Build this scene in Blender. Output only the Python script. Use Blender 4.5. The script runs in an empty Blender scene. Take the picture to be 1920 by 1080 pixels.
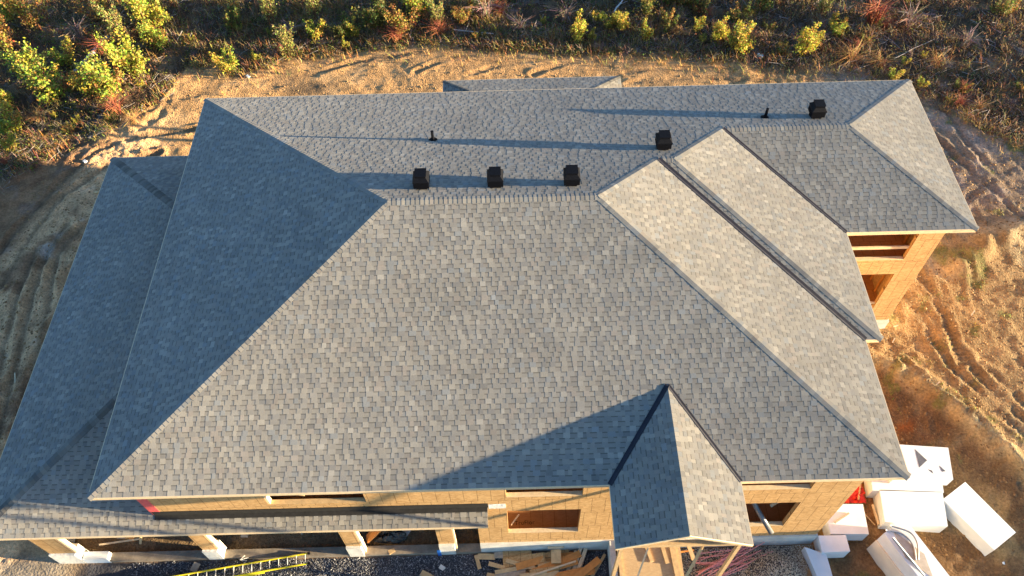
import bpy, math, random
import numpy as np
from mathutils import Vector, Matrix, noise as mnoise

C = bpy.context.scene.collection
sc = bpy.context.scene
rnd = random.Random(7)

# ------------------------------------------------------------------ camera
cam = bpy.data.cameras.new('camera')
cam.lens = 1509.0 / 1920 * 36
cam.sensor_width = 36
cam.clip_end = 3000
camo = bpy.data.objects.new('camera', cam)
C.objects.link(camo)
Mc = Matrix(((0.99965991, 0.02596745, 0.00240025, 11.7448854),
             (-0.01980027, 0.81568526, -0.57815699, -24.2320904),
             (-0.01697111, 0.57791283, 0.81592202, 20.9912606),
             (0, 0, 0, 1)))
camo.matrix_world = Mc
sc.camera = camo

# ------------------------------------------------------------------ light
SUN_EL = math.radians(6.8)
SUN_DIR = Vector((1, -0.118, 0)).normalized() * math.cos(SUN_EL) + Vector((0, 0, math.sin(SUN_EL)))   # towards the sun
w = bpy.data.worlds.new("World")
sc.world = w
w.use_nodes = True
nt = w.node_tree
sky = nt.nodes.new('ShaderNodeTexSky')
sky.sky_type = 'NISHITA'
sky.sun_disc = False
sky.sun_elevation = SUN_EL
sky.sun_rotation = math.atan2(SUN_DIR.x, SUN_DIR.y)
sky.dust_density = 0.6
sky.ozone_density = 3.0
nt.links.new(sky.outputs[0], nt.nodes['Background'].inputs[0])
nt.nodes['Background'].inputs[1].default_value = 0.086
sun = bpy.data.lights.new('sun', 'SUN')
sun.energy = 5.0
sun.angle = math.radians(0.55)
sun.color = (1.0, 0.79, 0.475)
suno = bpy.data.objects.new('sun', sun)
C.objects.link(suno)
suno.rotation_euler = (-SUN_DIR).to_track_quat('-Z', 'Y').to_euler()
sc.view_settings.view_transform = 'Standard'
sc.view_settings.look = 'None'
sc.view_settings.gamma = 1
sc.view_settings.exposure = 2.86
sc.cycles.max_bounces = 5
sc.cycles.diffuse_bounces = 3

# ------------------------------------------------------------------ materials
def mat(name, col, rough=.85, noise=None, attr=False, spec=.3, bump=0, bscale=40, metal=0, dr=0.0, trans=0):
    """procedural material: colour (or the Col attribute) broken up by noise"""
    m = bpy.data.materials.new(name)
    m.use_nodes = True
    t = m.node_tree
    b = t.nodes['Principled BSDF']
    b.inputs['Roughness'].default_value = rough
    b.inputs['Specular IOR Level'].default_value = spec
    b.inputs['Metallic'].default_value = metal
    b.inputs['Diffuse Roughness'].default_value = dr
    if attr:
        a = t.nodes.new('ShaderNodeAttribute'); a.attribute_name = 'Col'
        src = a.outputs['Color']
    else:
        a = t.nodes.new('ShaderNodeRGB'); a.outputs[0].default_value = (*col, 1)
        src = a.outputs[0]
    tc = t.nodes.new('ShaderNodeTexCoord')
    for (sca, lo, hi) in (noise or ()):
        n = t.nodes.new('ShaderNodeTexNoise'); n.inputs['Scale'].default_value = sca
        n.inputs['Detail'].default_value = 4
        t.links.new(tc.outputs['Object'], n.inputs['Vector'])
        r = t.nodes.new('ShaderNodeMapRange')
        r.inputs[1].default_value = .3; r.inputs[2].default_value = .7
        r.inputs[3].default_value = lo; r.inputs[4].default_value = hi
        t.links.new(n.outputs[0], r.inputs[0])
        x = t.nodes.new('ShaderNodeVectorMath'); x.operation = 'SCALE'
        t.links.new(src, x.inputs[0]); t.links.new(r.outputs[0], x.inputs['Scale'])
        src = x.outputs[0]
    t.links.new(src, b.inputs['Base Color'])
    if bump:
        n = t.nodes.new('ShaderNodeTexNoise'); n.inputs['Scale'].default_value = bscale
        n.inputs['Detail'].default_value = 6
        t.links.new(tc.outputs['Object'], n.inputs['Vector'])
        bp = t.nodes.new('ShaderNodeBump'); bp.inputs['Distance'].default_value = bump
        t.links.new(n.outputs[0], bp.inputs['Height']); t.links.new(bp.outputs[0], b.inputs['Normal'])
    if trans:
        out = t.nodes['Material Output']
        tr = t.nodes.new('ShaderNodeBsdfTranslucent'); t.links.new(src, tr.inputs[0])
        mx = t.nodes.new('ShaderNodeMixShader'); mx.inputs[0].default_value = trans
        t.links.new(b.outputs[0], mx.inputs[1]); t.links.new(tr.outputs[0], mx.inputs[2])
        t.links.new(mx.outputs[0], out.inputs['Surface'])
    return m

def osb_mat(name, c1, c2, grid=True, gdark=.35):
    """oriented strand board: stretched flakes and printed stud lines, in the wall's own UV metres"""
    m = bpy.data.materials.new(name); m.use_nodes = True
    t = m.node_tree; b = t.nodes['Principled BSDF']; b.inputs['Roughness'].default_value = .75
    b.inputs['Specular IOR Level'].default_value = .25
    uv = t.nodes.new('ShaderNodeUVMap'); uv.uv_map = 'UVMap'
    mp = t.nodes.new('ShaderNodeMapping'); mp.inputs['Scale'].default_value = (9, 20, 1)
    t.links.new(uv.outputs[0], mp.inputs[0])
    nz = t.nodes.new('ShaderNodeTexNoise'); nz.inputs['Scale'].default_value = 1.2
    t.links.new(mp.outputs[0], nz.inputs['Vector'])
    vo = t.nodes.new('ShaderNodeTexVoronoi'); vo.inputs['Scale'].default_value = 1.3
    ad = t.nodes.new('ShaderNodeVectorMath'); ad.operation = 'ADD'
    t.links.new(mp.outputs[0], ad.inputs[0]); t.links.new(nz.outputs['Color'], ad.inputs[1])
    t.links.new(ad.outputs[0], vo.inputs['Vector'])
    sp = t.nodes.new('ShaderNodeSeparateColor'); t.links.new(vo.outputs['Color'], sp.inputs[0])
    big = t.nodes.new('ShaderNodeTexNoise'); big.inputs['Scale'].default_value = 1.1
    t.links.new(uv.outputs[0], big.inputs['Vector'])
    sm = t.nodes.new('ShaderNodeMath'); sm.operation = 'MULTIPLY_ADD'; sm.inputs[1].default_value = .55
    t.links.new(sp.outputs[0], sm.inputs[0])
    bs = t.nodes.new('ShaderNodeMath'); bs.operation = 'MULTIPLY'; bs.inputs[1].default_value = .5
    t.links.new(big.outputs[0], bs.inputs[0]); t.links.new(bs.outputs[0], sm.inputs[2])
    mx = t.nodes.new('ShaderNodeMix'); mx.data_type = 'RGBA'
    mx.inputs['A'].default_value = (*c1, 1); mx.inputs['B'].default_value = (*c2, 1)
    t.links.new(sm.outputs[0], mx.inputs['Factor'])
    src = mx.outputs['Result']
    if grid:
        br = t.nodes.new('ShaderNodeTexBrick')
        br.offset = .5; br.inputs['Scale'].default_value = 1
        br.inputs['Brick Width'].default_value = .406; br.inputs['Row Height'].default_value = 1.22
        br.inputs['Mortar Size'].default_value = .008; br.inputs['Mortar Smooth'].default_value = 0
        br.inputs['Color1'].default_value = (1, 1, 1, 1); br.inputs['Color2'].default_value = (.93, .93, .93, 1)
        br.inputs['Mortar'].default_value = (gdark, gdark * .9, gdark * .8, 1)
        t.links.new(uv.outputs[0], br.inputs['Vector'])
        m2 = t.nodes.new('ShaderNodeMix'); m2.data_type = 'RGBA'; m2.blend_type = 'MULTIPLY'
        m2.inputs['Factor'].default_value = .8
        t.links.new(src, m2.inputs['A']); t.links.new(br.outputs['Color'], m2.inputs['B'])
        src = m2.outputs['Result']
    t.links.new(src, b.inputs['Base Color'])
    return m

M = {}
M['shingle'] = mat('shingle', (.2, .2, .2), .9, [(70, .88, 1.12), (1.3, .91, 1.07), (.35, .95, 1.05)], attr=True, spec=.2, dr=1.0, bump=.0012, bscale=160)
M['osb'] = osb_mat('osb_sheathing', (.30, .16, .058), (.60, .38, .175), True, .22)
M['osb_floor'] = osb_mat('subfloor', (.38, .17, .065), (.50, .25, .11), True, .5)
M['ply'] = osb_mat('plywood', (.36, .24, .13), (.50, .36, .21), False)
M['lumber'] = mat('lumber', (.52, .35, .18), .7, [(9, .82, 1.12), (55, .9, 1.1)])
M['lumber_pale'] = mat('lumber_pale', (.62, .47, .30), .7, [(9, .85, 1.1)])
M['lumber_orange'] = mat('lumber_orange', (.52, .22, .06), .65, [(6, .85, 1.12), (40, .92, 1.08)])
M['grey_wood'] = mat('grey_wood', (.36, .29, .22), .85, [(12, .75, 1.15)])
M['concrete'] = mat('concrete', (.56, .54, .50), .9, [(2.5, .8, 1.1), (30, .9, 1.08)], bump=.01, bscale=50)
M['shaded_conc'] = mat('shaded_concrete', (.23, .19, .15), .95, [(2.5, .7, 1.15), (14, .85, 1.1)])  # brown grey concrete with the lower roof's shade put into its colour
M['flash'] = mat('flashing_metal', (.014, .014, .022), .6, [(5, .8, 1.3)], spec=.2)
M['vent'] = mat('vent_plastic', (.0035, .004, .0065), .6, [(20, .8, 1.4)], spec=.07)
M['wrap'] = mat('house_wrap', (.62, .61, .58), .6, [(6, .85, 1.05)], bump=.02, bscale=12)
M['red_tape'] = mat('red_tape', (.62, .10, .10), .5, [(8, .85, 1.1)])
M['felt'] = mat('black_felt', (.015, .014, .014), .9, [(8, .7, 1.3)])
M['foam'] = mat('foam', (.62, .65, .68), .85, [(3, .93, 1.03), (40, .97, 1.02)], bump=.006, bscale=80)
M['foam_side'] = mat('foam_cream', (.66, .58, .47), .85, [(2, .9, 1.05)])
M['pink'] = mat('pink_rod', (.80, .33, .31), .55, [(14, .75, 1.25)])
M['red'] = mat('red_sheet', (.55, .03, .02), .45, [(6, .75, 1.2)], bump=.05, bscale=8)
M['blue'] = mat('blue_film', (.02, .12, .42), .4, [(9, .8, 1.2)])
M['white_can'] = mat('white_plastic', (.8, .8, .8), .4, [(9, .9, 1.05)])
M['ladder'] = mat('yellow_rail', (.62, .52, .03), .45, [(20, .85, 1.1)])
M['alu'] = mat('aluminium', (.72, .72, .74), .35, [(20, .85, 1.1)], metal=.6)
M['pipe'] = mat('grey_pipe', (.13, .13, .14), .35, [(9, .8, 1.2)], spec=.5, metal=.3)
M['steel'] = mat('galvanized', (.30, .30, .32), .4, [(9, .8, 1.2)], metal=.5)
M['bag'] = mat('black_bag', (.012, .012, .014), .3, spec=.6, bump=.08, bscale=9)
M['gravel'] = mat('gravel', (.2, .2, .2), .85, attr=True, spec=.35)
M['leaf'] = mat('leaf', (.2, .3, .05), .65, [(4, .8, 1.2)], attr=True, spec=.2, trans=.35)
M['stem'] = mat('stem', (.1, .06, .035), .9, attr=True)
M['twig'] = mat('twig', (.2, .16, .13), .9, attr=True)
M['cardboard'] = mat('cardboard', (.42, .36, .30), .9, [(7, .8, 1.1)])

# ground: vertex colours for the soils, shader noise for clods
g = mat('soil', (.3, .2, .1), .95, [(11, .72, 1.25), (3, .88, 1.12), (45, .80, 1.18)], attr=True, spec=.1, dr=1.0, bump=.085, bscale=13)
M['soil'] = g

# ------------------------------------------------------------------ mesh helpers
class MB:
    def __init__(s):
        s.v = []; s.f = []; s.c = []; s.uv = []
    def quad(s, pts, col=None, uvs=None):
        n = len(s.v); s.v += [tuple(p) for p in pts]
        s.f.append(tuple(range(n, n + len(pts)))); s.c.append(col)
        s.uv.append(uvs if uvs else None)
    def box(s, o, ax, ay, az, col=None, inset=0):
        """box with corner o and edge vectors ax, ay, az; uv in metres on every face"""
        o, ax, ay, az = map(Vector, (o, ax, ay, az))
        P = lambda i, j, k: o + ax * i + ay * j + az * k
        lx, ly, lz = ax.length, ay.length, az.length
        for idx, (a, b) in (((0,0,0),(1,0,0),(1,0,1),(0,0,1)), (lx, lz)), (((1,1,0),(0,1,0),(0,1,1),(1,1,1)), (lx, lz)), \
            (((1,0,0),(1,1,0),(1,1,1),(1,0,1)), (ly, lz)), (((0,1,0),(0,0,0),(0,0,1),(0,1,1)), (ly, lz)), \
            (((0,0,1),(1,0,1),(1,1,1),(0,1,1)), (lx, ly)), (((0,1,0),(1,1,0),(1,0,0),(0,0,0)), (lx, ly)):
            s.quad([P(*i) for i in idx], col, [(0, 0), (a, 0), (a, b), (0, b)])
    def bx(s, x0, x1, y0, y1, z0, z1, col=None):
        s.box((x0, y0, z0), (x1 - x0, 0, 0), (0, y1 - y0, 0), (0, 0, z1 - z0), col)
    def bar(s, p, q, w, h, up=(0, 0, 1), col=None):
        """rectangular bar from p to q, w wide, h deep"""
        p, q = Vector(p), Vector(q); d = (q - p).normalized(); u = Vector(up)
        if abs(d.dot(u)) > .98: u = Vector((1, 0, 0))
        sd = d.cross(u).normalized(); u = sd.cross(d).normalized()
        s.box(p - sd * w / 2 - u * h / 2, q - p, sd * w, u * h, col)
    def tube(s, pts, r, n=8, col=None, cap=True):
        pts = [Vector(p) for p in pts]; rings = []
        rr = r if hasattr(r, '__len__') else [r] * len(pts)
        for i, p in enumerate(pts):
            d = (pts[min(i + 1, len(pts) - 1)] - pts[max(i - 1, 0)]).normalized()
            a = d.cross(Vector((0, 0, 1)) if abs(d.z) < .9 else Vector((1, 0, 0))).normalized(); b = d.cross(a)
            k = len(s.v)
            for j in range(n):
                t = 2 * math.pi * j / n
                s.v.append(tuple(p + (a * math.cos(t) + b * math.sin(t)) * rr[i]))
            rings.append(k)
        for i in range(len(rings) - 1):
            for j in range(n):
                a, b = rings[i] + j, rings[i] + (j + 1) % n
                c, d = rings[i + 1] + (j + 1) % n, rings[i + 1] + j
                s.f.append((a, b, c, d)); s.c.append(col); s.uv.append(None)
        if cap:
            for k in (rings[0], rings[-1]):
                s.f.append(tuple(range(k, k + n))); s.c.append(col); s.uv.append(None)
    def build(s, name, m, parent=None, smooth=False):
        me = bpy.data.meshes.new(name)
        me.from_pydata(s.v, [], s.f)
        if any(u for u in s.uv):
            l = me.uv_layers.new(name='UVMap'); flat = []
            for f, u in zip(s.f, s.uv):
                for i in range(len(f)): flat += list(u[i]) if u else [0, 0]
            l.data.foreach_set('uv', flat)
        if any(c for c in s.c):
            a = me.color_attributes.new('Col', 'FLOAT_COLOR', 'CORNER'); flat = []
            for f, c in zip(s.f, s.c):
                c = c or (.2, .2, .2)
                flat += [c[0], c[1], c[2], 1] * len(f)
            a.data.foreach_set('color', flat)
        me.materials.append(M[m] if isinstance(m, str) else m)
        if smooth: me.polygons.foreach_set('use_smooth', [True] * len(me.polygons))
        me.update()
        o = bpy.data.objects.new(name, me); C.objects.link(o)
        if parent: o.parent = parent
        return o

def tag(o, label=None, cat=None, group=None, kind=None):
    if label: o['label'] = label
    if cat: o['category'] = cat
    if group: o['group'] = group
    if kind: o['kind'] = kind
    return o
def empty(name, loc=(0, 0, 0), rz=0):
    o = bpy.data.objects.new(name, None); C.objects.link(o)
    o.location = loc; o.rotation_euler = (0, 0, rz); o.empty_display_size = .2
    return o
def bevel(o, wd=.01, seg=2):
    b = o.modifiers.new('bevel', 'BEVEL'); b.width = wd; b.segments = seg; b.limit_method = 'ANGLE'
    return o

# ================================================================== HOUSE
m = .3475                                  # roof pitch
W1, W2, W3 = 16.0, 11.62, 7.446            # depth of the three stepped blocks, back eave at y = 0
X1, X2, X3 = 22.35, 22.86, 27.25           # their east eaves; west eave at x = 0
ha, hb, hc = m * W1 / 2, m * W2 / 2, m * W3 / 2
GX, GH, MG, GF = 15.99, 1.78, .495, 1.725  # front gable: axis, half width, pitch, projection
GZ = GH * MG
LZ, LX, LY0, LY1 = -3.1, -4.95, -16.0, 0.05   # lower roof eaves
house = empty('house', (0, 0, 0))
tag(house, 'unfinished two storey house with grey shingled hip roof and bare board sheathing', 'house')

def clip(poly, cl):
    """clip a convex polygon with a convex ccw polygon (2D)"""
    out = poly
    for i in range(len(cl)):
        a, b = cl[i], cl[(i + 1) % len(cl)]
        ex, ey = b[0] - a[0], b[1] - a[1]
        inp, out = out, []
        if not inp: return []
        sd = [(p[1] - a[1]) * ex - (p[0] - a[0]) * ey for p in inp]
        for j in range(len(inp)):
            p, q, sp, sq = inp[j], inp[(j + 1) % len(inp)], sd[j], sd[(j + 1) % len(inp)]
            if sp >= 0: out.append(p)
            if (sp >= 0) != (sq >= 0):
                t = sp / (sp - sq); out.append((p[0] + (q[0] - p[0]) * t, p[1] + (q[1] - p[1]) * t))
    return out

TONES = [((.235, .220, .198), 6), ((.218, .206, .190), 6), ((.258, .239, .210), 3), ((.190, .182, .174), 3), ((.232, .208, .186), 2), ((.205, .208, .208), 2), ((.275, .258, .232), 1)]
TL = [t for t, k in TONES for _ in range(k)]
def tone(r, k=1.0):
    c = r.choice(TL); v = k * (1 + r.gauss(0, .055))
    return tuple(x * v for x in c)
CRS = .143
def shingle(mb, o, ud, vd, nrm, polys, seed):
    """laminated shingles as real relief: courses, raised tabs, printed shade line; polys are convex, in (u, v) metres"""
    r = random.Random(seed)
    o, ud, vd, nrm = map(Vector, (o, ud, vd, nrm))
    pl = []
    for p in polys:
        ar = sum(p[i][0] * p[(i + 1) % len(p)][1] - p[(i + 1) % len(p)][0] * p[i][1] for i in range(len(p)))
        pl.append(p if ar > 0 else p[::-1])
    u0 = min(q[0] for p in pl for q in p); u1 = max(q[0] for p in pl for q in p)
    v0 = min(q[1] for p in pl for q in p); v1 = max(q[1] for p in pl for q in p)
    bb = [(min(q[0] for q in p), max(q[0] for q in p), min(q[1] for q in p), max(q[1] for q in p)) for p in pl]
    def put(a, b, c, d, va, h0, h1, e, col):
        # rectangle a..b x c..d; height h0 at the course bottom va, h1 at its top; e = edge depth
        for p, q in zip(pl, bb):
            if b < q[0] or a > q[1] or d < q[2] or c > q[3]: continue
            k = clip([(a, c), (b, c), (b, d), (a, d)], p)
            if len(k) < 3: continue
            P = [o + ud * x + vd * y + nrm * (h0 + (h1 - h0) * (y - va) / CRS) for x, y in k]
            mb.quad(P, col)
            if e:
                B = [t - nrm * e for t in P]
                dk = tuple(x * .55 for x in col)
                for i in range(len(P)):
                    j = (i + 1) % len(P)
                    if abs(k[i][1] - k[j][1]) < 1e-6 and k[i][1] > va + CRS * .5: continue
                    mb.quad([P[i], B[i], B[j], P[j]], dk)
    n0 = int(math.floor(v0 / CRS)); n1 = int(math.ceil(v1 / CRS))
    for k in range(n0, n1):
        va = k * CRS; vb = va + CRS + .004
        u = u0 - r.random() * .5
        while u < u1:
            sheet = tone(r)
            gp = r.uniform(.08, .21); tb = r.uniform(.09, .22)
            cg = tuple((x * .5 + y * .5) * .93 for x, y in zip(sheet, tone(r)))
            ct = tone(r, 1.03)
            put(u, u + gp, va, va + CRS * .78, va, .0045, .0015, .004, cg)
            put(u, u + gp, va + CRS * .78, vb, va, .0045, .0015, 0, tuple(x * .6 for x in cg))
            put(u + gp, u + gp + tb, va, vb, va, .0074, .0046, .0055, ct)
            u += gp + tb

def slope(mb, eave, ud, up, pitch, pts, seed):
    """shingle the plane that rises from the eave point in horizontal direction up; pts: lists of plan (x, y) polygons"""
    ud, up = Vector((*ud, 0)), Vector((*up, 0))
    L = math.hypot(1, pitch); vd = Vector((up.x, up.y, pitch)) / L
    nrm = ud.cross(vd)
    if nrm.z < 0: nrm.negate()
    e = Vector(eave)
    polys = [[((Vector((x, y, 0)) - Vector((e.x, e.y, 0))).dot(ud), (Vector((x, y, 0)) - Vector((e.x, e.y, 0))).dot(up) * L) for x, y in p] for p in pts]
    shingle(mb, e, ud, vd, nrm, polys, seed)
    for p in pts:      # roof deck under the shingles
        top = [Vector((x, y, e.z + pitch * (Vector((x, y, 0)) - Vector((e.x, e.y, 0))).dot(up))) for x, y in p]
        yield_deck(top, nrm)
DECK = None
def yield_deck(top, nrm):
    n = nrm.normalized()
    lo = [t - n * .035 for t in top]; hi = [t + n * .0005 for t in top]
    DECK.quad(hi, None); DECK.quad(lo[::-1], None)
    for i in range(len(top)):
        j = (i + 1) % len(top)
        DECK.quad([hi[i], lo[i], lo[j], hi[j]], None)

R1, R2 = (8.0, -8.0), (X1 - 8, -8.0)
a_, b_ = (X1 - W2 / 2, -W2 / 2), (X2 - W2 / 2, -W2 / 2)
c_, d_ = (X2 - W3 / 2, -W3 / 2), (X3 - W3 / 2, -W3 / 2)
gy = -W1 + GZ / m
mb = MB(); DECK = MB()
# main front slope, with the notch of the gable
gl, gr, g0 = (GX - GH, -16), (GX + GH, -16), (GX, gy)
def on(p, q, x):
    t = (x - p[0]) / (q[0] - p[0]); return (x, p[1] + (q[1] - p[1]) * t)
slope(mb, (0, -16, 0), (1, 0), (0, 1), m, [
    [(0, -16), R1, (8, -16)],
    [(8, -16), R1, on(R1, R2, 14.21), (14.21, -16)],
    [gl, (14.21, -8), R2, (14.35, -16 + (14.35 - gl[0]) / GH * (gy + 16))],
    [(14.35, -16 + (14.35 - gl[0]) / GH * (gy + 16)), R2, on(R2, (X1, -16), GX), g0],
    [g0, on(R2, (X1, -16), GX), on(R2, (X1, -16), gr[0]), gr],
    [gr, on(R2, (X1, -16), gr[0]), (X1, -16)]], 1)
slope(mb, (X1, -W2, 0), (1, 0), (0, 1), m, [[(X1, -W2), (X2, -W2), b_, a_]], 2)
slope(mb, (X2, -W3, 0), (1, 0), (0, 1), m, [[(X2, -W3), (X3, -W3), d_, c_]], 3)
slope(mb, (X1, -16, 0), (0, 1), (-1, 0), m, [[(X1, -16), (X1, -W2), a_, R2]], 4)
slope(mb, (X2, -16, 0), (0, 1), (-1, 0), m, [[(X2, -W2), (X2, -W3), c_, b_]], 5)
slope(mb, (X3, -16, 0), (0, 1), (-1, 0), m, [[(X3, -W3), (X3, 0), d_]], 6)
slope(mb, (0, -16, 0), (0, 1), (1, 0), m, [[(0, -16), (0, 0), R1]], 7)
tp = [(0, 0), R1, R2, a_, b_, c_, d_, (X3, 0)]
slope(mb, (0, 0, 0), (1, 0), (0, -1), m, [[(p[0], 0), (q[0], 0), q, p] if p[1] and q[1] else ([(q[0], 0), q, p] if not p[1] else [(p[0], 0), q, p]) for p, q in zip(tp, tp[1:])], 8)
roof = tag(mb.build('roof', 'shingle', house), 'main hip roof of grey laminated shingles')
DECK.build('roof_deck', 'ply', roof)
# gable roof
mb = MB(); DECK = MB()
slope(mb, (GX - GH, -16, 0), (0, 1), (1, 0), MG, [[(GX - GH, -16 - GF), (GX - GH, -16), (GX, gy), (GX, -16 - GF)]], 11)
slope(mb, (GX + GH, -16, 0), (0, 1), (-1, 0), MG, [[(GX + GH, -16 - GF), (GX + GH, -16), (GX, gy), (GX, -16 - GF)]], 12)
groof = tag(mb.build('roof', 'shingle', house), 'small gable roof over the front porch')
DECK.build('roof_deck', 'ply', groof)
# lower wraparound roof
mb = MB(); DECK = MB()
k = .56 - LX
slope(mb, (LX, LY0, LZ), (0, 1), (1, 0), m, [[(LX, LY0), (LX, LY1), (.56, LY1 - k), (.56, LY0 + k)]], 21)
slope(mb, (LX, LY0, LZ), (1, 0), (0, 1), m, [[(LX, LY0), (.56, LY0 + k), (.56, LY0)], [(.56, LY0), (10.77, LY0), (10.77, -15.46), (.56, -15.46)]], 22)
slope(mb, (LX, LY1, LZ), (1, 0), (0, -1), m, [[(LX, LY1), (.56, LY1), (.56, LY1 - k)]], 23)
lroof = tag(mb.build('roof', 'shingle', house), 'lower wraparound roof along the left side and front')
DECK.build('roof_deck', 'ply', lroof)
# back porch roof
mb = MB(); DECK = MB()
bx0, bx1, by = 8.82, 16.75, 4.35; bk = by + .55
slope(mb, (bx0, by, LZ), (1, 0), (0, -1), m, [[(bx0, by), (bx1, by), (bx1 - 3.9, -.55), (bx0 + 3.9, -.55)]] if False else [[(bx0, by), (bx0 + 3.9, by - 3.9), (bx0 + 3.9, by)], [(bx0 + 3.9, by), (bx0 + 3.9, by - 3.9), (bx1 - 3.9, by - 3.9), (bx1 - 3.9, by)], [(bx1, by), (bx1 - 3.9, by), (bx1 - 3.9, by - 3.9)]], 31)
slope(mb, (bx0, by, LZ), (0, 1), (1, 0), m, [[(bx0, by), (bx0 + 3.9, by - 3.9), (bx0 + 3.9, -.54), (bx0, -.54)]], 32)
slope(mb, (bx1, by, LZ), (0, 1), (-1, 0), m, [[(bx1, by), (bx1 - 3.9, by - 3.9), (bx1 - 3.9, -.54), (bx1, -.54)]], 33)
broof = tag(mb.build('roof', 'shingle', house), 'low roof at the back, a strip of it showing past the main eave')
DECK.build('roof_deck', 'ply', broof)

# ridge and hip caps
nF, nB, nE, nW = Vector((0, -m, 1)).normalized(), Vector((0, m, 1)).normalized(), Vector((m, 0, 1)).normalized(), Vector((-m, 0, 1)).normalized()
def caps(mb, p, q, n1, n2, seed, wd=.13, lift=.008):
    r = random.Random(seed); p, q = Vector(p), Vector(q)
    d = (q - p); L = d.length; d.normalize()
    def side(n):
        s = d.cross(n).normalized()
        return s
    s1, s2 = side(n1), side(n2)
    if s1.z > 0 or (abs(s1.z) < 1e-6): s1 = -s1 if s1.z > 0 else s1
    if s2.z > 0: s2 = -s2
    if abs(d.z) < 1e-6:
        s1 = Vector((0, s1.y, s1.z)) if abs(d.x) > .5 else s1
    nm = (n1 + n2).normalized(); t = 0
    while t < L:
        e = .142; a = p + d * t; b = p + d * min(t + e + .01, L + .02)
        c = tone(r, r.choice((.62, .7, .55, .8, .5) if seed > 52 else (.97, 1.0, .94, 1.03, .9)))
        h0, h1 = lift + .008, lift + .002
        for s, n in ((s1, n1), (s2, n2)):
            A0, A1 = a + nm * h0, b + nm * h1
            B0, B1 = a + s * wd + n * h0, b + s * wd + n * h1
            mb.quad([A0, B0, B1, A1], c)
            mb.quad([A0, B0, B0 - n * .014, A0 - nm * .014], tuple(x * .6 for x in c))
            mb.quad([B0, B1, B1 - n * .02, B0 - n * .022], tuple(x * .4 for x in c))
        t += e
def P3(p, h): return (p[0], p[1], h)
def cap_run(par, *a, **k):
    mb = MB(); caps(mb, *a, **k); mb.build('ridge_cap', 'shingle', par)
for a in ((0, -16, 0), P3(R1, ha), nF, nW, 41), ((0, 0, 0), P3(R1, ha), nB, nW, 42), ((X1, -16, 0), P3(R2, ha), nF, nE, 43), (P3(a_, hb), P3(R2, ha), nB, nE, 44), \
    ((X2, -W2, 0), P3(b_, hb), nF, nE, 45), (P3(c_, hc), P3(b_, hb), nB, nE, 46), ((X3, -W3, 0), P3(d_, hc), nF, nE, 47), ((X3, 0, 0), P3(d_, hc), nB, nE, 48), \
    (P3(R1, ha), P3(R2, ha), nF, nB, 49, .15), (P3(a_, hb), P3(b_, hb), nF, nB, 50, .15), (P3(c_, hc), P3(d_, hc), nF, nB, 51, .15):
    cap_run(roof, *a)
nGE, nGW = Vector((MG, 0, 1)).normalized(), Vector((-MG, 0, 1)).normalized()
cap_run(groof, (GX, -16 - GF, GZ), (GX, gy - .05, GZ), nGE, nGW, 52, .14)
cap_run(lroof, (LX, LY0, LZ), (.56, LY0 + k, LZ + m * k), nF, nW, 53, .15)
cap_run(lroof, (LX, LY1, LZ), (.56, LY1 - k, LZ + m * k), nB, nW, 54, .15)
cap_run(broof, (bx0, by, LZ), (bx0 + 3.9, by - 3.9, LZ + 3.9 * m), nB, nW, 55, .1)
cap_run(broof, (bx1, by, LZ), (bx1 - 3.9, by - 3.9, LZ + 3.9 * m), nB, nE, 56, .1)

# valleys: folded dark metal lying on the shingle edges
def valley(mb, p, q, n1, n2, wd):
    p, q = Vector(p), Vector(q); d = (q - p).normalized()
    for n in (n1, n2):
        s = d.cross(n).normalized()
        if s.z < 0: s = -s
        A, B = p + n * .02, q + n * .02
        Pp = [A, B, B + s * wd, A + s * wd]
        mb.quad(Pp); mb.quad([Pp[3], Pp[2], Pp[2] - n * .018, Pp[3] - n * .018])
        mb.quad([Pp[0], Pp[3], Pp[3] - n * .018, Pp[0] - n * .018])
for nm_, (p, q, n1, n2, wd, par) in enumerate([
        ((X1, -W2, 0), P3(a_, hb), nE, nF, .085, roof), ((X2, -W3, 0), P3(c_, hc), nE, nF, .06, roof),
        ((GX - GH, -16, 0), (GX, gy, GZ), nF, nGW, .075, groof), ((GX + GH, -16, 0), (GX, gy, GZ), nF, nGE, .06, groof)]):
    mb = MB(); valley(mb, p, q, n1, n2, wd); mb.build('valley_flashing', 'flash', par)

# fascia boards under the eaves
def fascia(runs, par, hgt=.14, z=0.0):
    for (x0, y0), (x1, y1), out in runs:
        mb = MB()
        p, q = Vector((x0, y0, z - .035 - hgt)), Vector((x1, y1, z - .035 - hgt))
        d = q - p; o = Vector((*out, 0)) * -.02
        mb.box(p, d, o, (0, 0, hgt))
        # drip edge: thin sawn edge of the deck board
        mb.box(p + Vector((0, 0, hgt + .001)) + Vector((*out, 0)) * .018, d, Vector((*out, 0)) * -.03, (0, 0, .038))
        mb.build('fascia', 'lumber_pale', par)
fascia([((0, -16), (GX - GH, -16), (0, -1)), ((GX + GH, -16), (X1, -16), (0, -1)), ((X1, -W2), (X2, -W2), (0, -1)), ((X2, -W3), (X3, -W3), (0, -1)),
        ((X1, -16), (X1, -W2), (1, 0)), ((X2, -W2), (X2, -W3), (1, 0)), ((X3, -W3), (X3, 0), (1, 0)), ((X3, 0), (0, 0), (0, 1)), ((0, 0), (0, -16), (-1, 0))], roof)
fascia([((LX, LY0), (10.77, LY0), (0, -1)), ((LX, LY1), (LX, LY0), (-1, 0)), ((.56, LY1), (LX, LY1), (0, 1))], lroof, .13, LZ)
fascia([((bx1, by), (bx0, by), (0, 1)), ((bx0, by), (bx0, -.54), (-1, 0)), ((bx1, by), (bx1, -.54), (1, 0))], broof, .13, LZ)
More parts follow.
